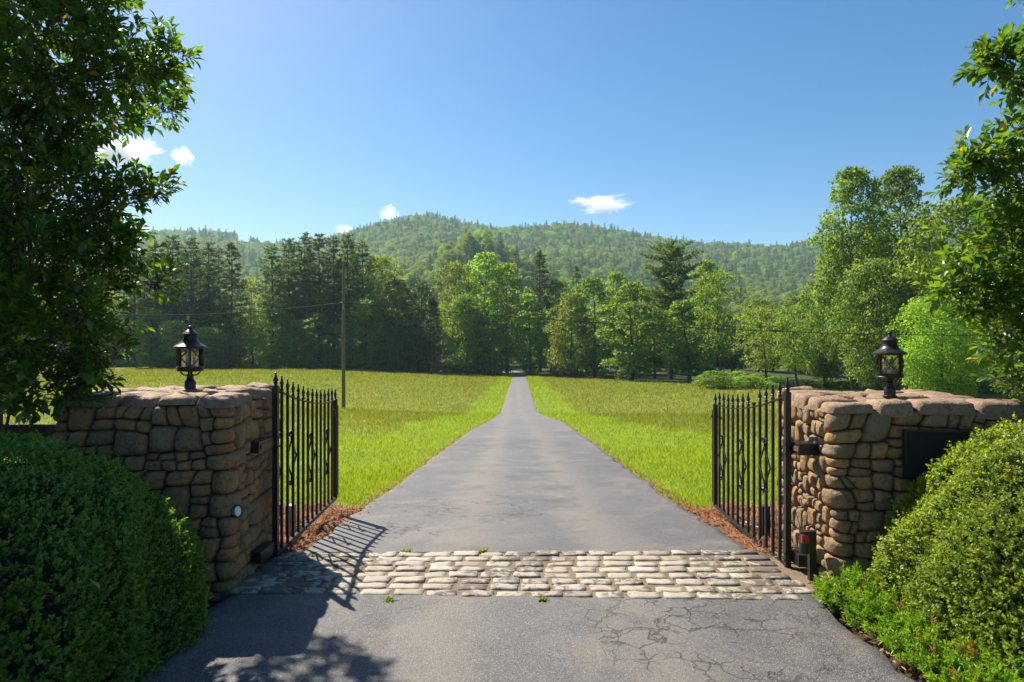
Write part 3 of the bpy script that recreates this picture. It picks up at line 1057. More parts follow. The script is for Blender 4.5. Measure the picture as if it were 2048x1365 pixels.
for s_ in species:
    c = FIRST_CROWN.get(s_)
    if c is None: continue
    oi = ng.nodes.new('GeometryNodeObjectInfo'); oi.transform_space = 'ORIGINAL'
    oi.inputs['Object'].default_value = c
    oi.inputs['As Instance'].default_value = True
    ng.links.new(oi.outputs['Geometry'], jn.inputs[0])
def nattr(nm, ty):
    q = ng.nodes.new('GeometryNodeInputNamedAttribute'); q.data_type = ty
    q.inputs['Name'].default_value = nm
    return q.outputs[0]
cx_ = ng.nodes.new('ShaderNodeCombineXYZ')
ng.links.new(nattr('rot', 'FLOAT'), cx_.inputs[2])
ng.links.new(gi.outputs[0], mp.inputs['Mesh']); ng.links.new(mp.outputs[0], ip.inputs['Points'])
ng.links.new(jn.outputs[0], ip.inputs['Instance'])
ip.inputs['Pick Instance'].default_value = True
ng.links.new(nattr('pick', 'INT'), ip.inputs['Instance Index'])
ng.links.new(cx_.outputs[0], ip.inputs['Rotation'])
cs_ = ng.nodes.new('ShaderNodeCombineXYZ')
q_ = nattr('size', 'FLOAT'); ng.links.new(q_, cs_.inputs[0]); ng.links.new(q_, cs_.inputs[1])
mm_ = ng.nodes.new('ShaderNodeMath'); mm_.operation = 'MULTIPLY'; mm_.inputs[1].default_value = .78
ng.links.new(q_, mm_.inputs[0]); ng.links.new(mm_.outputs[0], cs_.inputs[2])
ng.links.new(cs_.outputs[0], ip.inputs['Scale'])
ng.links.new(ip.outputs[0], go.inputs[0])
md = hf.modifiers.new('forest', 'NODES'); md.node_group = ng

# bare cliff on the left ridge
p = at(487, 492, 1500)
M['cliff'] = plain('cliff_rock', (.30, .27, .25), .9, 0, .35, .06, .5, 2)
bm = bmesh.new()
bmesh.ops.create_icosphere(bm, subdivisions=3, radius=1)
for v in bm.verts:
    v.co = v.co * (1 + .25 * mnoise.noise(v.co * 2.3))
    v.co = Vector((v.co.x * 17, v.co.y * 14, v.co.z * 11))
me = bpy.data.meshes.new('rock_face'); bm.to_mesh(me); bm.free(); me.materials.append(M['cliff'])
tag(obj('rock_face', me, None, p), 'bare grey rock face on the slope of the left ridge', kind='structure')

# ------------------------------------------------------------------ haze over the valley
hb = MB().box((0, 985, 166), (4740, 2830, 360))
m = bpy.data.materials.new('haze_air'); m.use_nodes = True
nt = m.node_tree; nt.nodes.clear()
out = nt.nodes.new('ShaderNodeOutputMaterial'); pv = nt.nodes.new('ShaderNodeVolumePrincipled')
pv.inputs['Color'].default_value = (.58, .84, 1.0, 1)
pv.inputs['Density'].default_value = .00012
pv.inputs['Anisotropy'].default_value = .2
nt.links.new(pv.outputs[0], out.inputs['Volume'])
tag(hb.build('haze', m), 'thin blue summer haze filling the valley', kind='stuff')


# ------------------------------------------------------------------ clouds
def cloud(px, py, wpx, hpx, label, dens=.03, seed=0, Y=6000, thr=.38):
    m = bpy.data.materials.new('cloud_vapour'); m.use_nodes = True
    nt = m.node_tree; nt.nodes.clear()
    out = nt.nodes.new('ShaderNodeOutputMaterial'); pv = nt.nodes.new('ShaderNodeVolumePrincipled')
    co = coords(nt)
    ln = nt.nodes.new('ShaderNodeVectorMath'); ln.operation = 'LENGTH'
    nt.links.new(co, ln.inputs[0])
    ad = nt.nodes.new('ShaderNodeVectorMath'); ad.operation = 'ADD'; ad.inputs[1].default_value = (seed * 3.7, seed * 1.3, seed)
    nt.links.new(co, ad.inputs[0])
    nz = noise(nt, ad.outputs[0], 1.9, 5, .6, .4)
    f = mth(nt, 'ADD', mth(nt, 'SUBTRACT', 1.0, ln.outputs['Value']), mth(nt, 'MULTIPLY', mth(nt, 'SUBTRACT', nz, .5), 2.4))
    nt.links.new(mth(nt, 'MULTIPLY', maprange(nt, f, thr, thr + .35), dens), pv.inputs['Density'])
    pv.inputs['Color'].default_value = (1, 1, 1, 1)
    pv.inputs['Anisotropy'].default_value = .3
    nt.links.new(pv.outputs[0], out.inputs['Volume'])
    bm = bmesh.new(); bmesh.ops.create_icosphere(bm, subdivisions=3, radius=1)
    me = bpy.data.meshes.new('cloud'); bm.to_mesh(me); bm.free(); me.materials.append(m)
    o = obj('cloud', me, None, at(px, py, Y))
    s = Y / F
    o.scale = (wpx * s * .62, hpx * s * .9, hpx * s * .75)
    tag(o, label, 'cloud')


cloud(1208, 408, 122, 34, 'small white cloud above the middle of the ridge', .022, 1)
cloud(243, 305, 165, 62, 'larger white cloud behind the glossy leaves at left', .016, 2)
cloud(366, 313, 44, 32, 'small white puff just right of the glossy leaves at left', .016, 3, thr=.3)
cloud(778, 428, 40, 28, 'faint wisp touching the ridge left of the highest summit', .012, 4, thr=.3)
cloud(690, 461, 44, 20, 'faint wisp low over the pines and the ridge', .010, 5, thr=.3)

# ------------------------------------------------------------------ fieldstone gate pillars
def squircle_grid(n):
    if n == 7: return [-1, -.95, -.72, 0, .72, .95, 1]
    if n == 11: return [-1, -.985, -.93, -.78, -.4, 0, .4, .78, .93, .985, 1]
    return [-1, -.96, -.82, -.45, 0, .45, .82, .96, 1]


def stone_from(fn, quad, hgt, seed, n=7, k=.62, skirt=.032, pw=4.2):
    """a rounded stone filling the quad cell (4 (u,v) corners); fn maps (u, v, height) to space"""
    r_ = random.Random(seed)
    ox = r_.uniform(-90, 90)
    g = squircle_grid(n)
    vs, fs = [], []
    ang_ = r_.random()
    kx = k * (.45 + .6 * ang_) * r_.uniform(.85, 1.1)
    if pw < 9: pw = 12 - 6 * ang_
    rough = r_.uniform(.5, 1.3)
    tilt_s, tilt_t = r_.uniform(-.18, .18), r_.uniform(-.15, .15)
    q00, q10, q11, q01 = [Vector(q) for q in quad]
    size = min((q10 - q00).length, (q01 - q00).length)
    for t in g:
        for s in g:
            a = s * (1 - kx * .5 * t * t * (abs(t)))
            b = t * (1 - kx * .5 * s * s * (abs(s)))
            wob_ = .10 * mnoise.noise(Vector((a * 1.3 + ox, b * 1.3, 2)))
            a += wob_ * abs(a); b += .10 * mnoise.noise(Vector((a * 1.3 + ox, b * 1.3, 7))) * abs(b)
            uu, vv = (a + 1) / 2, (b + 1) / 2
            p = (q00 * (1 - uu) + q10 * uu) * (1 - vv) + (q01 * (1 - uu) + q11 * uu) * vv
            e = max(abs(s), abs(t))
            dome = (1 - abs(s) ** pw) ** .55 * (1 - abs(t) ** pw) ** .55 if e < 1 else 0
            h = -skirt + (hgt + skirt) * dome + hgt * (tilt_s * s + tilt_t * t) * dome
            h += (.022 * rough * mnoise.noise(Vector((p.x * 8 + ox, p.y * 8, ox))) + (.024 - .012 * ang_) * rough * abs(mnoise.noise(Vector((p.x * 17 + ox, p.y * 17, ox))))) * dome
            vs.append(fn(p.x, p.y, h))
    for j in range(n - 1):
        for i in range(n - 1):
            a = j * n + i
            fs.append((a, a + 1, a + n + 1, a + n))
    me = bpy.data.meshes.new('stone')
    me.from_pydata([tuple(v) for v in vs], [], fs)
    me.polygons.foreach_set('use_smooth', np.ones(len(fs), dtype=bool))
    return me


def lerp2(a, b, t):
    return (a[0] + (b[0] - a[0]) * t, a[1] + (b[1] - a[1]) * t)


def pillar(name, corners, height, label, seed, detail_segments):
    """corners: four ground points, going round; strip starts at corners[0]"""
    r_ = random.Random(seed)
    cen = sum((Vector(c) for c in corners), Vector((0, 0))) / 4
    root = thing(name, label, 'gate pillar', (cen.x, cen.y, 0))
    C4 = [Vector(c) - cen for c in corners]
    seg = [(C4[(i + 1) % 4] - C4[i]) for i in range(4)]
    ln = [s_.length for s_ in seg]
    cum = [0, ln[0], ln[0] + ln[1], ln[0] + ln[1] + ln[2], sum(ln)]
    nrm = []
    for i in range(4):
        d = seg[i].normalized(); nn = Vector((d.y, -d.x))
        if nn.dot((C4[i] + C4[(i + 1) % 4]) / 2) < 0: nn = -nn
        nrm.append(nn)
    P_len = cum[4]

    def F_(u, v, h):
        u = u % P_len
        i = max(k for k in range(4) if cum[k] <= u + 1e-9)
        p = C4[i] + seg[i].normalized() * (u - cum[i])
        nn = nrm[i]
        rr = .085
        for c_i, du in ((i, u - cum[i]), ((i + 1) % 4, cum[i + 1] - u)):
            if du < rr:
                oth = nrm[(i - 1) % 4] if c_i == i else nrm[(i + 1) % 4]
                w = .5 * (1 - du / rr)
                nb = (nrm[i] * (1 - w) + oth * w).normalized()
                p = p - (nrm[i] + oth) * .022 * (1 - du / rr) ** 2
                nn = nb
        return Vector((p.x + nn.x * h, p.y + nn.y * h, v))

    # rubble core
    core = MB()
    ins = [c * .968 for c in C4]
    core.add([(c.x, c.y, -.35) for c in ins] + [(c.x, c.y, height - .05) for c in ins],
             [(0, 1, 5, 4), (1, 2, 6, 5), (2, 3, 7, 6), (3, 0, 4, 7), (4, 5, 6, 7)])
    core.build('rubble_core', M['mortar_core'], root)
    # bedded courses round the whole pillar
    stones = []
    top = height - .06
    corners_u = cum + [P_len + c_ for c_ in cum[1:]]

    def split(q, depth):
        w = ((q[1][0] - q[0][0]) + (q[2][0] - q[3][0])) / 2
        h = ((q[3][1] - q[0][1]) + (q[2][1] - q[1][1])) / 2
        target = r_.choice((.010, .014, .020, .026, .036, .05, .075))
        if depth > 0 and w * h < target and .55 < w / h < 2.7: return stones.append(q)
        if w < .10 and h < .10 or depth > 7: return stones.append(q)
        vert = w / h > r_.uniform(1.0, 2.1)
        if vert and w < .16: vert = False
        if not vert and h < .11: vert = w > .16
        f = r_.uniform(.32, .68)
        for _ in range(8):
            um = q[0][0] + (q[1][0] - q[0][0]) * f
            if vert and any(abs(um - cc) < .085 for cc in corners_u): f = r_.uniform(.2, .8)
            else: break
        else:
            if vert:
                if h > .15: vert = False
                else: return stones.append(q)
        g1, g2 = f + r_.uniform(-.09, .09), f + r_.uniform(-.09, .09)
        if vert:
            a_, b_ = lerp2(q[0], q[1], g1), lerp2(q[3], q[2], g2)
            split([q[0], a_, b_, q[3]], depth + 1); split([a_, q[1], q[2], b_], depth + 1)
        elif h > .10:
            a_, b_ = lerp2(q[0], q[3], g1), lerp2(q[1], q[2], g2)
            split([q[0], q[1], b_, a_], depth + 1); split([a_, b_, q[2], q[3]], depth + 1)
        else:
            stones.append(q)

    v = -.10
    while v < top - .02:
        hh = r_.uniform(.28, .50)
        if top - v - hh < .16: hh = top - v
        u = r_.uniform(0, .12); u_end = P_len + u
        cuts = [u]
        while u < u_end - .05:
            nu = u + r_.uniform(.26, .62)
            for cc in corners_u:
                if abs(nu - cc) < .12: nu = cc + r_.uniform(.13, .26)
            if u_end - nu < .2: nu = u_end
            cuts.append(nu); u = nu
        tl = 0
        for a in range(len(cuts) - 1):
            t1 = r_.uniform(-.07, .07) if a < len(cuts) - 2 else 0
            split([(cuts[a] - tl * .5, v), (cuts[a + 1] - t1 * .5, v), (cuts[a + 1] + t1 * .5, v + hh), (cuts[a] + tl * .5, v + hh)], 0)
            tl = t1
        v += hh
    for i, q in enumerate(stones):
        w = min(q[1][0] - q[0][0], q[3][1] - q[0][1])
        uc = (q[0][0] + q[1][0]) / 2
        onc = any(q[0][0] - .02 < cc < q[1][0] + .02 for cc in cum + [P_len + cum[1]])
        g = .0005
        qq = [(q[0][0] + g, q[0][1] + g), (q[1][0] - g, q[1][1] + g), (q[2][0] - g, q[2][1] - g), (q[3][0] + g, q[3][1] - g)]
        me = stone_from(F_, qq, r_.uniform(.06, .20) * min(w, .26) + .012, seed * 1000 + i, 11 if w > .16 else 9, .30)
        me.materials.append(M['stone'])
        obj('stone', me, root)
    return root, C4, cen


def cap(root, C4, height, seed, over=.035, thick=.10):
    """rough flat stones on top, the outer ones overhanging"""
    r_ = random.Random(seed)
    O = [c * (1 + over / c.length) for c in C4]
    def top(s, t, h):
        p = (O[0] * (1 - s) + O[1] * s) * (1 - t) + (O[3] * (1 - s) + O[2] * s) * t
        return Vector((p.x, p.y, height + h + .012 * mnoise.noise(Vector((p.x * 2.5, p.y * 2.5, seed)))))
    t = 0.0
    rows = [0, .24, .44, .64, .82, 1.0]
    rows = [x if x in (0, 1) else x + r_.uniform(-.03, .03) for x in rows]
    for j in range(len(rows) - 1):
        cuts = [0]
        while cuts[-1] < 1:
            nx_ = cuts[-1] + r_.uniform(.17, .36)
            cuts.append(1 if nx_ > .86 else nx_)
        for i in range(len(cuts) - 1):
            j0, j1 = r_.uniform(-.015, .015), r_.uniform(-.015, .015)
            q = [(cuts[i] + .002, rows[j] + .002), (cuts[i + 1] - .002, rows[j] + .002), (cuts[i + 1] - .002 + (0 if cuts[i + 1] == 1 else j1), rows[j + 1] - .002), (cuts[i] + .002 + (0 if cuts[i] == 0 else j0), rows[j + 1] - .002)]
            me = stone_from(top, q, r_.uniform(-.012, .016), seed * 500 + j * 20 + i, 11, .26, thick + r_.uniform(-.015, .015), 16)
            me.materials.append(M['cap_stone'])
            obj('cap_stone', me, root)


LP = [(-2.07, 5.72), (-1.97, 4.50), (-3.16, 4.44), (-3.24, 5.66)]
RP = [(3.60, 4.52), (2.31, 4.62), (2.43, 5.87), (3.70, 5.77)]
lp, lpC, lpcen = pillar('stone_pillar', LP, 1.385, 'square fieldstone gate pillar in shade, left of the drive under the glossy tree', 3, 0)
cap(lp, lpC, 1.385, 31, .03, .06)
rp, rpC, rpcen = pillar('stone_pillar', RP, 1.335, 'square fieldstone gate pillar with its inner face in sun, right of the drive', 8, 0)
cap(rp, rpC, 1.335, 32, .05, .09)


# ------------------------------------------------------------------ wrought-iron gate leaves
def local_on(parent, v):
    return Vector(v) - parent.location


def spear(n=10):
    return [(.006, -.004), (.013, 0), (.013, .006), (.008, .010), (.012, .017), (.0155, .024), (.009, .033), (.0165, .040), (.0165, .045), (.0145, .055), (.008, .078), (.005, .094), (.0075, .099), (.0075, .106), (.003, .110)]


def scroll(c, sx, sz, r0=.021):
    pts = []
    for i in range(15):
        a = i / 14 * 1.65 * math.pi
        rr = r0 * (1 - .45 * i / 14)
        pts.append((c[0] + sx * (r0 - rr * math.cos(a)), c[1], c[2] + sz * rr * math.sin(a)))
    return pts


def gate(name, hinge, latch, dz, label, missing=None, ring=False):
    H = Vector((hinge[0], hinge[1], 0)); Lv = Vector((latch[0], latch[1], 0))
    L = (Lv - H).length
    ang = math.atan2((Lv - H).y, (Lv - H).x)
    root = thing(name, label, 'gate', H, ang)
    I = M['black_iron']
    NB = 13
    zb = .055 + dz
    rail = lambda t: 1.137 + .27 * (1 - t) ** 1.75 + dz - .012 * math.sin(math.pi * t) - (.016 * max(0, .93 - t) / .93 if t < .93 else 0) + .012 * max(0, t - .75) / .25
    # hinge post with collars
    MB().box((0, 0, (1.405 + dz + zb) / 2), (.043, .043, 1.405 + dz - zb + .03)).build('hinge_post', I, root)
    po = MB().lathe([(r_ * 1.25, z + 1.42 + dz) for r_, z in spear()], (0, 0, 0), 10).build('finial', I, root, True)
    for z in (1.0 + dz * .5, .93 + dz * .5, .14, .09):
        MB().box((0, 0, z), (.056, .056, .018)).build('hinge_collar', I, root)
    # latch stile and rails
    zl = rail(1) - .002
    MB().box((L, 0, (zl + zb) / 2), (.042, .042, zl - zb)).build('latch_stile', I, root)
    MB().box((L + .034, 0, (zl + zb) / 2 - .02), (.016, .05, zl - zb - .10)).build('latch_channel', I, root)
    f = MB().lathe([(r_, z + zl + .004) for r_, z in spear()], (L, 0, 0), 10).build('finial', I, root, True)
    MB().box((L / 2, 0, zb), (L, .03, .034)).build('bottom_rail', I, root)
    n = 26
    mb = MB()
    vs, fs = [], []
    for i in range(n + 1):
        t = i / n
        for yy_, zz in ((-.017, -.004), (.017, -.004), (.017, .004), (-.017, .004)):
            vs.append((L * t, yy_, rail(t) + zz))
    for i in range(n):
        for k in range(4):
            a = i * 4
            fs.append((a + k, a + (k + 1) % 4, a + 4 + (k + 1) % 4, a + 4 + k))
    mb.add(vs, fs).build('top_rail', I, root)
    for i in range(1, NB):
        t = i / NB
        x = L * t
        pz = rail(t)
        bar = MB().box((x, 0, (zb + pz + .03) / 2), (.021, .021, pz + .03 - zb)).build('picket', I, root)
        if i == missing:
            MB().box((x, 0, pz + .034), (.03, .03, .012)).build('broken_stub', I, bar)
        else:
            MB().lathe([(r_, z + pz + .03) for r_, z in spear()], (x, 0, 0), 10).build('finial', I, bar, True)
    for i in (3, 7, 11):
        t = i / NB; x = L * t; zc = rail(t) - .525
        hw, hh = L / NB * .86, .165
        orn = MB()
        y0 = .014
        for sx in (-1, 1):
            orn.tube([(x, y0, zc + hh), (x + sx * hw * .5, y0, zc + hh * .5), (x + sx * hw, y0, zc), (x + sx * hw * .5, y0, zc - hh * .5), (x, y0, zc - hh)], .008, 5)
        dm = orn.build('diamond_ornament', I, root)
        for sx in (-1, 1):
            for sz in (-1, 1):
                pts = [(x, y0, zc + sz * hh), (x + sx * .004, y0, zc + sz * (hh + .03))]
                sc = scroll((x + sx * .004, y0, zc + sz * (hh + .045)), sx, sz, .026)
                MB().tube(pts + sc, .0085, 5).build('scroll', I, dm, True)
    if ring:
        MB().tube([(L - .14, -.02, zl - .14), (L + .07, -.02, zl - .14)], .010, 6).tube([(L + .05, -.045, zl - .14), (L + .05, .03, zl - .14)], .014, 6).build('latch_bolt', I, root)
    else:
        MB().box((L - .045, 0, zl - .14), (.05, .03, .07)).build('latch_box', I, root)
        for z in (zl - .12, zl - .52):
            MB().box((L + .045, 0, z), (.012, .045, .10)).build('rust_stain_plate', M['rust_plate'], root)
    return root


gl_ = gate('entrance_gate', (-1.905, 5.20), (-1.955, 7.14), 0, 'black iron gate leaf swung open beside the left pillar, throwing its shadow on the setts')
gr_ = gate('entrance_gate', (2.135, 5.0), (2.195, 6.96), -.035, 'black iron gate leaf swung open beside the right pillar, with one finial missing', 5, True)


def wall_bracket(pil, p, size, plate, label):
    o = MB().box(local_on(pil, p), size).build('hinge_bracket', M['black_iron'], pil)
    o['label'] = label
    if plate:
        s_ = 1 if p[0] < 0 else -1
        q = (p[0] + s_ * (size[0] / 2 + .003), p[1] - .03, p[2])
        MB().box(local_on(pil, q), (.006, size[1] * .62, size[2] * .42)).build('bronze_plate', M['rust_plate'], o)


wall_bracket(lp, (-1.935, 5.02, .975), (.06, .33, .085), True, 'black hinge bracket with bronze plate, upper')
wall_bracket(lp, (-1.935, 5.03, .135), (.07, .30, .085), False, 'black hinge bracket near the ground')
wall_bracket(rp, (2.235, 4.93, .96), (.15, .15, .085), True, 'black hinge bracket with bronze plate, upper')
wall_bracket(rp, (2.235, 4.93, .12), (.15, .15, .09), False, 'black hinge bracket near the ground')

# sensors by the gate
def away(pil, p): return p
t = thing('driveway_sensor', 'round black sensor with a white oval lens on the left pillar corner', 'sensor', (-1.945, 4.56, .575))
MB().lathe([(.030, -.03), (.044, -.025), (.046, .02), (.040, .026)], (0, 0, 0), 18).build('housing', M['black_plastic'], t, True).rotation_euler = (R(82), 0, R(35))
o = MB().lathe([(.001, 0), (.036, 0), (.034, .007), (.001, .010)], (0, 0, 0), 18).build('lens', M['lens_white'], t, True)
o.rotation_euler = (R(82), 0, R(35)); o.scale = (.62, 1, 1)
o.location = (Matrix.Rotation(R(35), 3, 'Z') @ Matrix.Rotation(R(82), 3, 'X') @ Vector((0, 0, .026)))
t = thing('gate_beam_sensor', 'small black post sensor with a red lens at the foot of the right pillar', 'sensor', (2.165, 4.72, 0))
MB().box((.03, 0, .16), (.05, .035, .46)).build('mount', M['black_plastic'], t)
MB().lathe([(.036, .235), (.036, .385), (.032, .395)], (-.035, -.02, 0), 14).build('housing', M['black_plastic'], t, True)
MB().box((-.045, -.052, .345), (.05, .02, .058)).build('red_lens', M['lens_red'], t)

# gate openers behind the leaves
for (x, y, rod, lb) in ((-2.06, 6.0, (-1.99, 6.9), 'grey gate opener box and bent arm behind the left gate leaf'), (2.33, 5.95, (2.16, 6.7), 'dark gate opener box and bent arm behind the right gate leaf')):
    zg = Zt(x, y)
    t = thing('gate_opener', lb, 'gate opener', (x, y, zg))
    MB().box((0, 0, .16), (.07, .09, .32)).build('motor_box', M['grey_metal'] if x < 0 else M['black_plastic'], t)
    s_ = 1 if x < 0 else -1
    MB().tube([(0, .05, .10), (s_ * .02, .25, .06), (s_ * .03, .42, .06), (s_ * .12, .46, .13)], .010, 6).build('arm', M['grey_metal'], t)


# ------------------------------------------------------------------ post lanterns
def lantern(loc, label, rz):
    t = thing('post_lantern', label, 'lantern', loc, rz, 'post lanterns on the gate pillars')
    B = M['bronze']
    MB().lathe([(.050, 0), (.050, .012), (.042, .016), (.042, .065), (.036, .078), (.027, .090), (.024, .112), (.030, .118), (.020, .126), (.016, .150)], n=20).build('post_fitter', B, t, True)
    for k in range(3):
        a = 2.1 * k + .5
        mb = MB(); pts = []
        for i in range(9):
            f = i / 8
            rr = .014 + .085 * f
            z = .128 + .028 * math.sin(f * math.pi * 1.5) * (1 - .2 * f) * -1 * (.35) + .03 * f ** 3
            pts.append((rr * math.cos(a), rr * math.sin(a), z))
        mb.tube(pts, .006, 6).build('scroll_arm', B, t, True)
    MB().lathe([(.010, .148), (.080, .150), (.100, .156), (.102, .162), (.098, .166), (.098, .184), (.102, .188), (.094, .190), (.02, .190)], n=28).build('glass_tray', B, t, True)
    MB().lathe([(.090, .1905), (.090, .335)], n=28, cap=False).build('glass', M['glass'], t, True)
    for k in range(4):
        a = k * math.pi / 2
        MB().box((.0955 * math.cos(a), .0955 * math.sin(a), .262), (.006, .012, .152), a).build('upright', B, t)
        for d in (1, -1):
            pts = []
            for i in range(7):
                f = i / 6
                b = a + math.pi / 4 + d * (f - .5) * math.pi / 2 * .92
                pts.append((.0945 * math.cos(b), .0945 * math.sin(b), .192 + .14 * f))
            MB().tube(pts, .0034, 5).build('cross_strap', B, t)
    MB().lathe([(.086, .332), (.118, .336), (.124, .344), (.122, .352), (.104, .362), (.082, .376), (.064, .392), (.054, .410), (.050, .432), (.052, .440), (.060, .446), (.060, .452),
                (.046, .466), (.028, .482), (.014, .488), (.011, .494), (.016, .502), (.016, .510), (.009, .518), (.002, .520)], n=32).build('roof', B, t, True)
    for k in range(3):
        a = k * 2.094 + .3
        c = MB().lathe([(.010, .190), (.010, .252), (.008, .255)], (.03 * math.cos(a), .03 * math.sin(a), 0), 10).build('candle_sleeve', M['candle'], t, True)
        MB().lathe([(.006, .255), (.013, .268), (.015, .280), (.009, .300), (.002, .318)], (.03 * math.cos(a), .03 * math.sin(a), 0), 10).build('bulb', M['glass'], c, True)
    return t


lantern((-2.58, 5.17, 1.385), 'bronze post lantern with crossed straps on the left pillar, dark against the pines', .45)
lantern((3.0, 5.12, 1.335), 'bronze post lantern with crossed straps on the right pillar, in front of bright trees', .2)

# dark plaque on the right pillar front
pd = (Vector(RP[0]) - Vector(RP[1])).normalized()
pn = Vector((pd.y, -pd.x))
if pn.y > 0: pn = -pn
c = Vector(RP[1]) + pd * .66 + pn * .062
t = thing('wall_plaque', 'dark rectangular plaque on the shaded front of the right pillar', 'plaque', (c.x, c.y, .985), math.atan2(pd.y, pd.x))
MB().box((0, 0, 0), (.44, .024, .34)).build('panel', M['plaque'], t)
mb = MB()
for s_ in (-1, 1):
    mb.box((0, -.014, s_ * .163), (.44, .010, .014)); mb.box((s_ * .213, -.014, 0), (.014, .010, .312))
mb.build('border', M['black_iron'], t)

# ------------------------------------------------------------------ rail fences running away from the pillars
def fence(name, a, b, top, mat, label):
    a = Vector(a); b = Vector(b); L = (b - a).length
    t = thing(name, label, 'fence', (a.x, a.y, 0), math.atan2((b - a).y, (b - a).x))
    k = int(L / 2.2)
    for i in range(k + 1):
        x = .25 + i * 2.2
        if x < L: MB().box((x, 0, top / 2 - .1), (.10, .10, top + .2)).build('fence_post', mat, t)
    for z in (top - .04, top - .42, top - .80):
        MB().box((L / 2, -.07, z), (L, .035, .12)).build('rail', mat, t)
fence('rail_fence', (-3.30, 5.3), (-12, 5.9), 1.06, M['dark_fence'], 'dark rail fence running left from the left pillar behind the bushes')
fence('rail_fence', (3.75, 5.35), (12, 6.2), 1.03, M['fence_wood'], 'pale rail fence running right from the right pillar')

# ------------------------------------------------------------------ utility pole and cables
pb = Vector(((687 - CX) / F * 52, 52, 0)); pb.z = Zt(pb.x, 52) - .3
ptop = EYE + (HY - 527) / F * 52
t = thing('utility_pole', 'weathered wooden utility pole standing in the field left of the drive', 'utility pole', pb)
H_ = ptop - pb.z
MB().tube([(0, 0, 0), (0, 0, H_ * .5), (.02, 0, H_)], [.155, .135, .105], 14).build('shaft', M['pole_wood'], t, True)
wz = EYE + (HY - 606) / F * 52
MB().tube([(-.2, -.12, wz - pb.z), (.2, -.12, wz - pb.z)], .035, 8).build('cable_clamp', M['grey_metal'], t)
MB().box((.0, -.13, wz - pb.z - .3), (.10, .05, .5)).build('bracket_plate', M['grey_metal'], t)


def cable(p0, p1, sag, label, side):
    p0 = Vector(p0); p1 = Vector(p1); pts = []
    for i in range(41):
        f = i / 40
        p = p0.lerp(p1, f); p.z -= sag * 4 * f * (1 - f)
        pts.append(p)
    o = MB().tube(pts, .032, 6).build('overhead_cable', M['cable'])
    tag(o, label, 'cable', 'overhead cables meeting at the utility pole')
w0 = Vector((pb.x, 51.86, wz))
cable(w0, (-48, 58, 5.4), 1.0, 'overhead cable running left from the pole behind the left lantern', -1)
cable(w0, (104, 66, 5.6), 2.75, 'overhead cable crossing the drive from the pole to the right wood', 1)

# ------------------------------------------------------------------ pond or creek edge at the far left
p1 = hit(262, 738)
pts = []
mb = MB()
def patch(name, cx_, cy_, rx, ry, mat, z, label, seed):
    mb = MB(); vs = [(cx_, cy_, Zt(cx_, cy_) + z)]
    for i in range(28):
        a = i / 28 * 6.283
        q = 1 + .25 * mnoise.noise(Vector((math.cos(a) * 1.5, math.sin(a) * 1.5, seed)))
        x, y = cx_ + rx * q * math.cos(a), cy_ + ry * q * math.sin(a)
        vs.append((x, y, Zt(x, y) + z))
    mb.add(vs, [(0, 1 + i, 1 + (i + 1) % 28) for i in range(28)])
    return tag(mb.build(name, mat, None, False), label, kind='structure')
M['dirt'] = plain('bare_dirt', (.20, .13, .08), .95, 0, .3, .5, .3, .1)
M['pale_reflection'] = plain('pale_reflection', (.55, .48, .42), .7, 0, .2, 1, .2, .05)  # the water's bright reflection, put into a pale matt colour
patch('dirt_track', (300 - CX) / F * 170, 170, 11, 5, M['dirt'], .10, 'patch of bare brown dirt at the far left end of the field', 2)
patch('water_glint', (250 - CX) / F * 166, 166, 5, 3, M['pale_reflection'], .2, 'bright water reflection painted pale beside the bare dirt at the far left', 4)

# ------------------------------------------------------------------ grass
rng = np.random.default_rng(21)
NG = 620000
iy = rng.uniform(1 / 175, 1 / 6.2, NG) ** 1.0
gy = 1 / iy
far = rng.random(NG) < .42
gy = np.where(far, rng.uniform(30, 174, NG), gy)
gx = rng.uniform(-.92, .92, NG) * gy + rng.uniform(-1, 1, NG) * 1.5
ok = ((gx < roadL(gy) + .01) | (gx > roadR(gy) - .01)) & (gy < edge_y(gx) + 2)
soil = soil_at(gx, gy)
mulch_n = (gy < 7.7 + .25 * np.sin(gx * 5)) & (np.abs(gx) < 3.4)
ok &= ~mulch_n & (soil < .5)
ok &= ~((gx < -1.6) & (gx > -3.4) & (gy < 6.3)) & ~((gx > 2) & (gx < 4) & (gy < 6.4))
gx, gy = gx[ok], gy[ok]
mw = mown_at(gx, gy)
is_m = rng.random(len(gx)) < mw
lump = np.sin(gx * .8 + 2 * np.sin(gy * .31)) * np.sin(gy * .5 + np.sin(gx * .4))
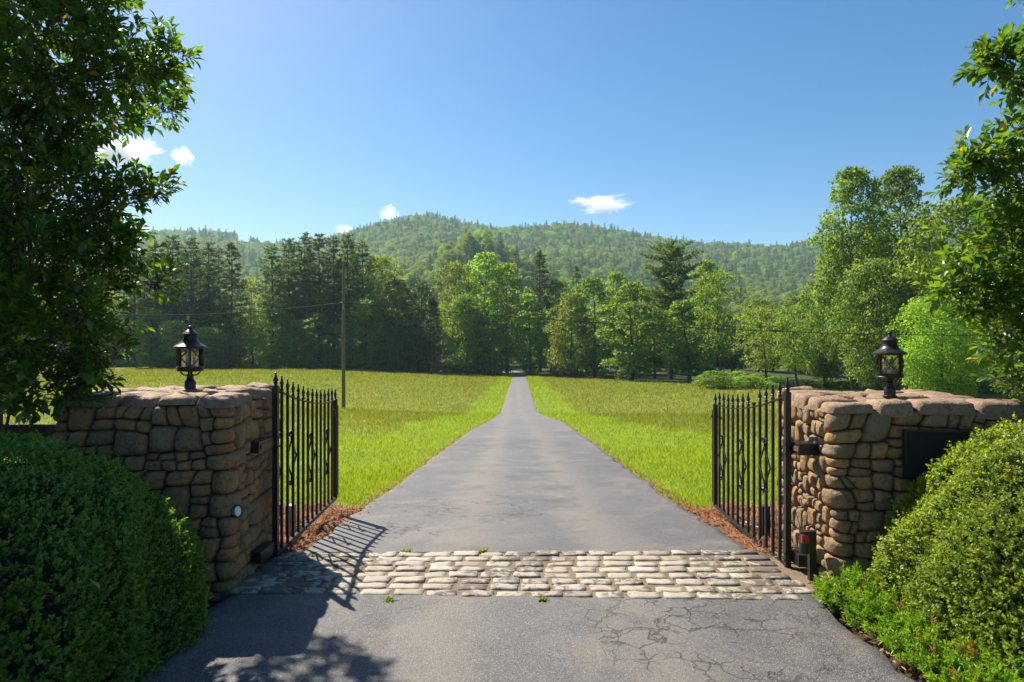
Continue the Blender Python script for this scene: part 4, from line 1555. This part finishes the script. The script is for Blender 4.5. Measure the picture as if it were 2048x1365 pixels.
for nm, sel, mat, h0, h1, lb in (('mown_grass', is_m, M['grass_mown'], .042, .0019, 'short bright green grass along the drive and before the gate'),
                                 ('meadow_grass', ~is_m, M['grass_meadow'], .10, .0014, 'taller yellowish meadow grass covering the fields')):
    x, y = gx[sel], gy[sel]
    n = len(x)
    z = terrain(x, y)
    h = (h0 + h1 * y) * rng.uniform(.55, 1.5, n) * (1 + .25 * lump[sel])
    w = (.006 + .00085 * y) * rng.uniform(.7, 1.4, n)
    a = rng.uniform(0, 6.283, n)
    d = np.stack([np.cos(a), np.sin(a), np.zeros(n)], -1)
    ln = rng.normal(0, .45, (n, 2)) * h[:, None]
    P = np.stack([x, y, z - .01], -1)
    tip = P + np.stack([ln[:, 0], ln[:, 1], h], -1)
    V = np.stack([P - d * w[:, None] / 2, P + d * w[:, None] / 2, tip], 1).reshape(-1, 3)
    tone = np.clip(rng.normal(.45, .2, n) + .2 * lump[sel], 0, .88)
    if nm == 'meadow_grass':
        tone = np.where(rng.random(n) < .025 + .06 * (lump[sel] > .35), 1.0, tone)
    tag(obj(nm, np_mesh(nm, V, np.arange(3 * n).reshape(n, 3), mat, False, tone)), lb, kind='stuff')

# ------------------------------------------------------------------ pine-straw mulch beds by the gate leaves
def mulch(side, lb):
    rng = np.random.default_rng(31 + side)
    n = 26000
    y = rng.uniform(5.25, 7.75, n)
    off = rng.random(n)
    if side < 0:
        x1 = roadL(y) - .01; x0 = np.full(n, -2.9)
    else:
        x0 = roadR(y) + .01; x1 = np.full(n, 3.2)
    x = x0 + (x1 - x0) * off
    z = terrain(x, y) + .005 + .03 * rng.random(n) + .03 * np.sin(x * 9) * np.sin(y * 8)
    D = np.stack([rng.normal(size=n), rng.normal(size=n), rng.normal(0, .25, n)], -1)
    V, Fc, T = cards(np.stack([x, y, z], -1), D, np.tile(np.array([0, 0, 1.0]), (n, 1)) + .4 * rand_dirs(n), rng.uniform(.04, .12, n), rng.uniform(.005, .012, n), rng.random(n))
    tag(obj('pine_straw_mulch', np_mesh('pine_straw_mulch', V, Fc, M['mulch'], False, T)), lb, kind='stuff')
mulch(-1, 'reddish pine-straw mulch under the left gate leaf')
mulch(1, 'reddish pine-straw mulch under the right gate leaf')

# ------------------------------------------------------------------ glossy foreground trees
def glossy_tree(name, label, trunk_at, lobes, mat, ntw, seed, leafL=.078, dens=1.0):
    """lobes: (px, py, distance, radius in metres)"""
    global rng
    rng = np.random.default_rng(seed)
    r_ = random.Random(seed)
    root = thing(name, label, 'tree', trunk_at)
    base = Vector(trunk_at)
    L_ = [(at(a, b, d) - base, max(.05, r0 - (.11 if r0 > .16 else .03)), sp_) for a, b, d, r0, sp_ in lobes]
    zmax = max(c.z for c, _, _ in L_)
    tr = MB()
    ax = [Vector((.10 * math.sin(i * 1.3 + seed), .08 * math.cos(i * 1.7), zmax * i / 8)) for i in range(9)]
    tr.tube(ax, [.13 * (1 - .85 * i / 8) + .012 for i in range(9)], 10)
    tr.build('trunk', M['bark'], root, True)
    br = MB()
    Ps, Ds = [], []
    wts = [r0 ** 2.1 * sp_ + .010 * sp_ for _, r0, sp_ in L_]
    for c, r0, sp_ in L_:
        bigs = [q for q in L_ if q[1] > .38]
        if r0 > .38:
            hz_ = max(.3, c.z - (c.xy.length) * .7)
            st = ax[min(7, int(hz_ / zmax * 8))]; w_ = .022
        else:
            st = min((q[0] for q in bigs), key=lambda q: (q - c).length); w_ = .009
        md = st.lerp(c, .5) + Vector((r_.uniform(-.06, .06), r_.uniform(-.06, .06), -.08 * (c - st).length))
        br.tube([st, st.lerp(md, .5) + Vector((r_.uniform(-.04, .04), r_.uniform(-.04, .04), -.03)), md, c], [w_, w_ * .8, w_ * .55, .003], 6, False)
    for _ in range(ntw):
        c, r0, sp_ = r_.choices(L_, wts)[0]
        d = Vector((r_.gauss(0, 1), r_.gauss(0, 1), r_.gauss(0, 1))).normalized()
        q = r0 * (.35 + .65 * r_.random() ** .45)
        p = c + Vector((d.x * q, d.y * q, d.z * q * .92))
        if p.z + base.z < .55: continue
        tw = (d * .8 + Vector((0, 0, .42)) + Vector((r_.gauss(0, .35), r_.gauss(0, .35), r_.gauss(0, .3)))).normalized()
        if r_.random() < .35:
            s_ = c.lerp(p, .35)
            br.tube([s_, s_.lerp(p, .55) - Vector((0, 0, .02)), p], [.006, .004, .0025], 3, False)
        ln = r_.uniform(.10, .22)
        br.tube([p - tw * .08, p + tw * ln], [.0028, .0015], 3, False)
        nl = r_.randint(8, 13)
        for i in range(nl):
            f = (i / nl) ** .7
            Ps.append(p + tw * ln * f)
            a = i * 2.4 + r_.uniform(-.3, .3)
            o1 = tw.orthogonal().normalized(); o2 = tw.cross(o1)
            rad = o1 * math.cos(a) + o2 * math.sin(a)
            Ds.append(rad * (1.0 - .55 * f) + tw * (.35 + .6 * f) + Vector((0, 0, -.12)))
    br.build('branches', M['bark'], root)
    P = np.array(Ps); D = unit(np.array(Ds)); n = len(P)
    Nn = unit(np.array([0, 0, 1.0]) + .55 * rand_dirs(n))
    Lf = leafL * rng.uniform(.6, 1.25, n); W = Lf * rng.uniform(.42, .54, n)
    tone = np.clip(rng.normal(.42, .25, n), 0, .96)
    tone = np.where(rng.random(n) < .009, 1.0, tone)
    # the 300 leaves that show largest are leaves of their own, the rest one mass of foliage
    Wp = P + np.array(base)
    sx = Wp[:, 0] / Wp[:, 1] * F + CX; sy = HY - (Wp[:, 2] - EYE) / Wp[:, 1] * F
    vis = (sx > 5) & (sx < 2043) & (sy > 5) & (sy < 1300)
    score = np.where(vis, Lf / Wp[:, 1], 0)
    big = np.argsort(-score)[:300]
    rest = np.ones(n, bool); rest[big] = False
    V, Fc, T = leaves6(P[rest], D[rest], Nn[rest], Lf[rest], W[rest], tone[rest])
    fo = obj('foliage', np_mesh('foliage', V, Fc, mat, True, T), root)
    fo['kind'] = 'stuff'
    var = []
    for k in range(6):
        v, f, t_ = leaves6(np.zeros((1, 3)), np.array([[0, 1.0, 0]]), np.array([[0, 0, 1.0]]), np.array([1.0]), np.array([.42 + .02 * k]), np.array([.15 + .15 * k]))
        var.append(np_mesh('leaf', v, f, mat, True, t_))
    for b_ in big:
        d = Vector(D[b_]); s_ = d.cross(Vector(Nn[b_])).normalized(); u_ = s_.cross(d)
        o = bpy.data.objects.new('leaf', var[int(rng.integers(6))])
        o.matrix_local = Matrix.Translation(Vector(P[b_])) @ Matrix(((s_.x, d.x, u_.x), (s_.y, d.y, u_.y), (s_.z, d.z, u_.z))).to_4x4() @ Matrix.Scale(float(Lf[b_]), 4)
        link(o, root)
    return root


LT = [  # px, py, distance, radius, weight
    (60, -60, 5.0, .75, 1), (170, 20, 4.9, .38, 1), (130, 150, 4.8, .62, 1.2), (250, 130, 4.8, .34, 1), (300, 150, 4.8, .20, 1), (345, 95, 4.75, .09, 1.2), (330, 130, 4.75, .12, 1), (230, 215, 4.8, .25, 1), (240, 20, 5.0, .12, .7),
    (20, 250, 4.9, .62, 1.2), (95, 300, 4.9, .34, 1), (60, 420, 4.7, .62, 1.3), (190, 400, 4.8, .30, 1), (270, 385, 4.8, .17, 1), (225, 440, 4.8, .22, 1), (310, 395, 4.8, .07, 1.2),
    (60, 560, 4.6, .62, 1.3), (185, 540, 4.7, .32, 1), (262, 560, 4.7, .17, .8), (312, 568, 4.65, .06, 1.1), (225, 505, 4.7, .20, 1), (275, 512, 4.75, .08, .8),
    (50, 680, 4.4, .52, 1.3), (150, 660, 4.4, .36, 1), (205, 640, 4.4, .18, 1), (215, 720, 4.35, .12, 1), (160, 745, 4.35, .26, 1), (60, 770, 4.3, .28, 1), (120, 790, 4.3, .15, 1), (20, 815, 4.3, .14, .8),
    (-150, 300, 5.0, .9, .8), (-200, 600, 4.9, .9, .8), (-120, -200, 5.2, .9, .8), (60, -260, 5.2, .7, .7), (-60, 100, 6.0, .8, .8), (0, 500, 6.2, .8, .8), (180, 300, 6.0, .25, .3), (-60, 640, 6.0, .7, .7),
    (285, 165, 6.2, .36, .8), (325, 150, 6.15, .20, 1), (335, 215, 6.3, .16, 1), (250, 225, 6.3, .22, .8),
]
RT = [
    (2105, 60, 4.9, .20, 1), (2150, -80, 5.0, .42, 1), (2105, 170, 4.9, .24, 1), (2015, 140, 4.85, .10, 1.4), (1985, 128, 4.85, .05, 1.6), (2040, 165, 4.85, .10, 1),
    (2135, 260, 4.9, .36, 1), (2050, 250, 4.85, .09, 1), (2075, 380, 4.8, .42, 1.2), (1985, 350, 4.8, .15, 1.1), (1930, 345, 4.75, .07, 1.5), (1955, 320, 4.75, .06, 1.3), (2000, 300, 4.8, .10, 1),
    (2070, 520, 4.7, .44, 1.3), (1985, 470, 4.7, .24, 1.1), (1945, 550, 4.7, .16, 1), (1930, 460, 4.7, .06, 1), (1990, 600, 4.65, .20, 1), (1940, 620, 4.6, .10, 1.1), (1900, 575, 4.6, .06, 1),
    (2060, 660, 4.6, .28, 1.2), (2010, 690, 4.55, .14, 1), (2040, 760, 4.5, .14, 1), (2080, 780, 4.5, .2, 1),
    (2220, 150, 5.1, .7, .8), (2240, 420, 5.0, .85, .8), (2230, 650, 5.0, .75, .8), (2200, -220, 5.3, .7, .7), (2150, 450, 5.9, .6, .7),
]
glossy_tree('glossy_leaved_tree', 'large glossy dark-leaved tree over the left pillar, filling the upper left corner', (-4.15, 5.2, 0), LT, M['holly'], 3500, 41, .084)
glossy_tree('glossy_leaved_tree', 'glossy-leaved tree lit by the sun at the right edge, above the right pillar', (4.75, 5.1, 0), RT, M['holly_lit'], 2000, 42, .084)


# ------------------------------------------------------------------ clipped mounds and creeping juniper
def mound(name, label, c, rx, ry, h, mat, seed, n=15000, group=None):
    global rng
    rng = np.random.default_rng(seed)
    root = thing(name, label, 'shrub', (c[0], c[1], 0), 0, group)
    core = MB(); vs = []; fs = []
    nu, nv = 30, 12
    def surf(d):
        """point of the mound in direction d (n,3)"""
        a = np.abs(d)
        p = 2.6
        s = (a[:, 0] ** p + a[:, 1] ** p + a[:, 2] ** p) ** (-1 / p)
        w = 1 + .035 * np.sin(7 * d[:, 0] + 3 * d[:, 2] + seed) + .035 * np.sin(6 * d[:, 1] - 5 * d[:, 2]) + .02 * np.sin(17 * d[:, 0] + 13 * d[:, 1])
        return d * (s * w)[:, None] * np.array([rx, ry, h])
    for j in range(nv + 1):
        el_ = -.25 + (math.pi / 2 + .25) * j / nv
        for i in range(nu):
            az = i / nu * 6.2832
            vs.append((math.cos(az) * math.cos(el_), math.sin(az) * math.cos(el_), math.sin(el_)))
    vs = surf(np.array(vs)) * .93
    for j in range(nv):
        for i in range(nu):
            a = j * nu + i; b_ = j * nu + (i + 1) % nu
            fs.append((a, b_, b_ + nu, a + nu))
    core.add([tuple(v) for v in vs], fs).build('woody_core', M['shrub_core'], root, True)
    d = rand_dirs(int(n * 2.4))
    d = d[(d[:, 2] > -.15)]
    vis = (d[:, 1] < .45)            # the back of the mound is thinner
    d = d[vis | (rng.random(len(d)) < .35)][:n]
    P = surf(d)
    n = len(P)
    out = unit(P / np.array([rx, ry, h]) ** 1 + 0)
    P = P + out * (rng.normal(0, .013, n) + .05 * (rng.random(n) < .03))[:, None]
    K = 7
    Pk = np.repeat(P, K, 0); ok_ = np.repeat(out, K, 0)
    ax = unit(ok_ + np.array([0, 0, .5]) + np.repeat(.5 * rand_dirs(n), K, 0))
    f = np.tile(np.arange(K) / K, n)[:, None]
    Pk = Pk + ax * f * .045
    D = unit(ax * (.4 + .6 * f) + 1.0 * unit(np.cross(ax, rand_dirs(n * K))))
    Nn = unit(ok_ + .4 * np.array([0, 0, 1]) + .5 * rand_dirs(n * K))
    L = rng.uniform(.015, .027, n * K)
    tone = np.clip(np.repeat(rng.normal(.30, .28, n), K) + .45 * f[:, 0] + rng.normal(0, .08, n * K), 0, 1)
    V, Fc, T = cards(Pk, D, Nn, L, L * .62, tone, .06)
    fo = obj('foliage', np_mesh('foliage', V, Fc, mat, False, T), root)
    fo['kind'] = 'stuff'
    return root, surf


ml, sl_ = mound('boxwood_shrub', 'large clipped rounded boxwood in shade, in front of the left pillar', (-3.14, 3.42), 1.20, 1.05, 1.20, M['boxwood_shaded'], 51, 24000)
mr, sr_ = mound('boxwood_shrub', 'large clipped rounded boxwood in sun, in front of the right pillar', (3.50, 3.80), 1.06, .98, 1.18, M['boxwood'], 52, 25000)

# fallen leaves lying on the two mounds
for c, sf, lb, grp, k in (((-3.12, 3.42), sl_, 'yellowed fallen leaf lying on the shaded left boxwood', 'fallen leaves on the left boxwood', 14),
                          ((3.50, 3.80), sr_, 'yellowed fallen leaf lying on the sunlit right boxwood', 'fallen leaves on the right boxwood', 22)):
    for i in range(k):
        d = Vector((rnd.uniform(-.8, .8), rnd.uniform(-1, .1), rnd.uniform(.25, 1))).normalized()
        p = Vector(sf(np.array([d]))[0]) * 1.02 + Vector((c[0], c[1], 0))
        n_ = (d + Vector((rnd.uniform(-.5, .5), rnd.uniform(-.5, .5), .4))).normalized()
        g = n_.orthogonal().normalized(); g.rotate(Quaternion(n_, rnd.uniform(0, 6.28)))
        v, f, t_ = leaves6(np.zeros((1, 3)), np.array([tuple(g)]), np.array([tuple(n_)]), np.array([rnd.uniform(.05, .08)]), np.array([.03]), np.array([rnd.random()]))
        tag(obj('fallen_leaf', np_mesh('fallen_leaf', v, f, M['dead_leaf'], True, t_), None, p), lb, 'leaf', grp)


def juniper(x, y, r0, h, label, seed):
    global rng
    rng = np.random.default_rng(seed)
    root = thing('creeping_juniper', label, 'shrub', (x, y, 0), 0, 'creeping junipers at the foot of the right boxwood')
    nb = int(420 * (r0 / .4) ** 2)
    a = rng.uniform(0, 6.283, nb); q = np.sqrt(rng.random(nb)) * r0
    P0 = np.stack([q * np.cos(a), q * np.sin(a), h * (1 - (q / r0) ** 2 * .75) * rng.uniform(.45, 1.05, nb)], -1)
    up = unit(np.stack([np.cos(a) * q / r0, np.sin(a) * q / r0, .9 + 0 * a], -1) + .45 * rand_dirs(nb))
    K = 55
    P = np.repeat(P0, K, 0); U = np.repeat(up, K, 0)
    f = rng.random(nb * K)[:, None]
    P = P + U * f * .10 - U * .03
    D = unit(U * .8 + .8 * rand_dirs(nb * K))
    L = rng.uniform(.018, .04, nb * K)
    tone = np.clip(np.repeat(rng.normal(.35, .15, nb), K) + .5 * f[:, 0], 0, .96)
    tone = np.where(np.repeat(rng.random(nb) < .06, K), 1, tone)
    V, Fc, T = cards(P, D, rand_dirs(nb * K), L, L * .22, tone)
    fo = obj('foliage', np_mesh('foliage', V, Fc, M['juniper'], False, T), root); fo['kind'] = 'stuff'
    st = MB()
    for i in range(0, nb, 9):
        st.tube([(0, 0, .02), tuple(Vector(P0[i]) * .5), tuple(P0[i])], [.010, .006, .003], 4, False)
    st.build('stems', M['bark'], root)


for x, y, r0, h, lb in [(2.26, 4.28, .22, .22, 'bright juniper tuft at the corner of the right pillar beside the setts'),
                        (2.36, 3.96, .27, .19, 'bright juniper clump spilling toward the drive edge below the pillar corner'),
                        (2.40, 3.60, .29, .17, 'juniper clump at the drive edge in the middle of the low row'),
                        (2.46, 3.27, .31, .15, 'juniper clump nearest the camera at the bottom right drive edge'),
                        (2.85, 2.98, .42, .15, 'broad bright juniper carpet under the front of the right boxwood'),
                        (2.90, 3.22, .26, .12, 'shaded juniper clump tucked beneath the right boxwood')]:
    juniper(x, y, r0, h, lb, int(x * 100 + y * 10))

# weeds in the joints of the setts
for px, py, lb in ((966, 1112, 'small green weed sprouting at the far edge of the setts, left of centre'), (812, 1113, 'tiny weed at the far edge of the setts nearer the gate shadow'),
                   (1086, 1212 , 'patch of moss and weed in the near joint of the setts'), (780, 1212, 'small weed at the near edge of the setts by the shadow')):
    p = at(px, py, 1); k = EYE / -(p.z - EYE)
    rng = np.random.default_rng(px)
    t = thing('weed', lb, 'weed', (p.x * k, k, .03))
    n = 40
    d = unit(np.abs(rand_dirs(n)) * np.sign(rng.normal(size=(n, 3))) * np.array([1, 1, 0]) + np.array([0, 0, .9]))
    V, Fc, T = cards(rng.normal(0, .014, (n, 3)) * np.array([1, .5, 0]), d, rand_dirs(n), rng.uniform(.02, .05, n), rng.uniform(.008, .014, n), rng.uniform(.2, .9, n))
    obj('leaves', np_mesh('leaves', V, Fc, M['grass_mown'], False, T), t)

# dry leaf and straw bits along the ragged edges of the drive
rng = np.random.default_rng(78)
n = 5200
y = 6.5 + 30 * rng.random(n) ** 1.8
off = np.abs(rng.normal(0, .11, n)) - .10
x = np.where(rng.random(n) < .5, roadL(y) + off, roadR(y) - off)
V, Fc, T = cards(np.stack([x, y, terrain(x, y) + .04 + .01 * rng.random(n)], -1), np.stack([rng.normal(size=n), rng.normal(size=n), .15 * rng.normal(size=n)], -1), np.tile(np.array([0, 0, 1.0]), (n, 1)) + .4 * rand_dirs(n), rng.uniform(.02, .06, n), rng.uniform(.008, .02, n), rng.random(n))
tag(obj('edge_litter', np_mesh('edge_litter', V, Fc, M['mulch'], False, T)), 'dry leaf and straw litter along both edges of the drive', kind='stuff')

# leaf litter on the soil under the shrubs
rng = np.random.default_rng(77)
n = 5000
x = np.where(rng.random(n) < .5, rng.uniform(-4.2, -1.95, n), rng.uniform(2.05, 4.6, n)); y = rng.uniform(1.5, 4.5, n)
ok = (x < roadL(y) + .06 * rng.random(n)) | (x > roadR(y) - .06 * rng.random(n))
x, y = x[ok], y[ok]; n = len(x)
V, Fc, T = cards(np.stack([x, y, .02 + .02 * rng.random(n)], -1), np.stack([rng.normal(size=n), rng.normal(size=n), .2 * rng.normal(size=n)], -1), np.tile(np.array([0, 0, 1.0]), (n, 1)) + .4 * rand_dirs(n), rng.uniform(.02, .06, n), rng.uniform(.01, .022, n), rng.random(n))
tag(obj('leaf_litter', np_mesh('leaf_litter', V, Fc, M['mulch'], False, T)), 'brown leaf litter on the soil beneath the boxwoods', kind='stuff')
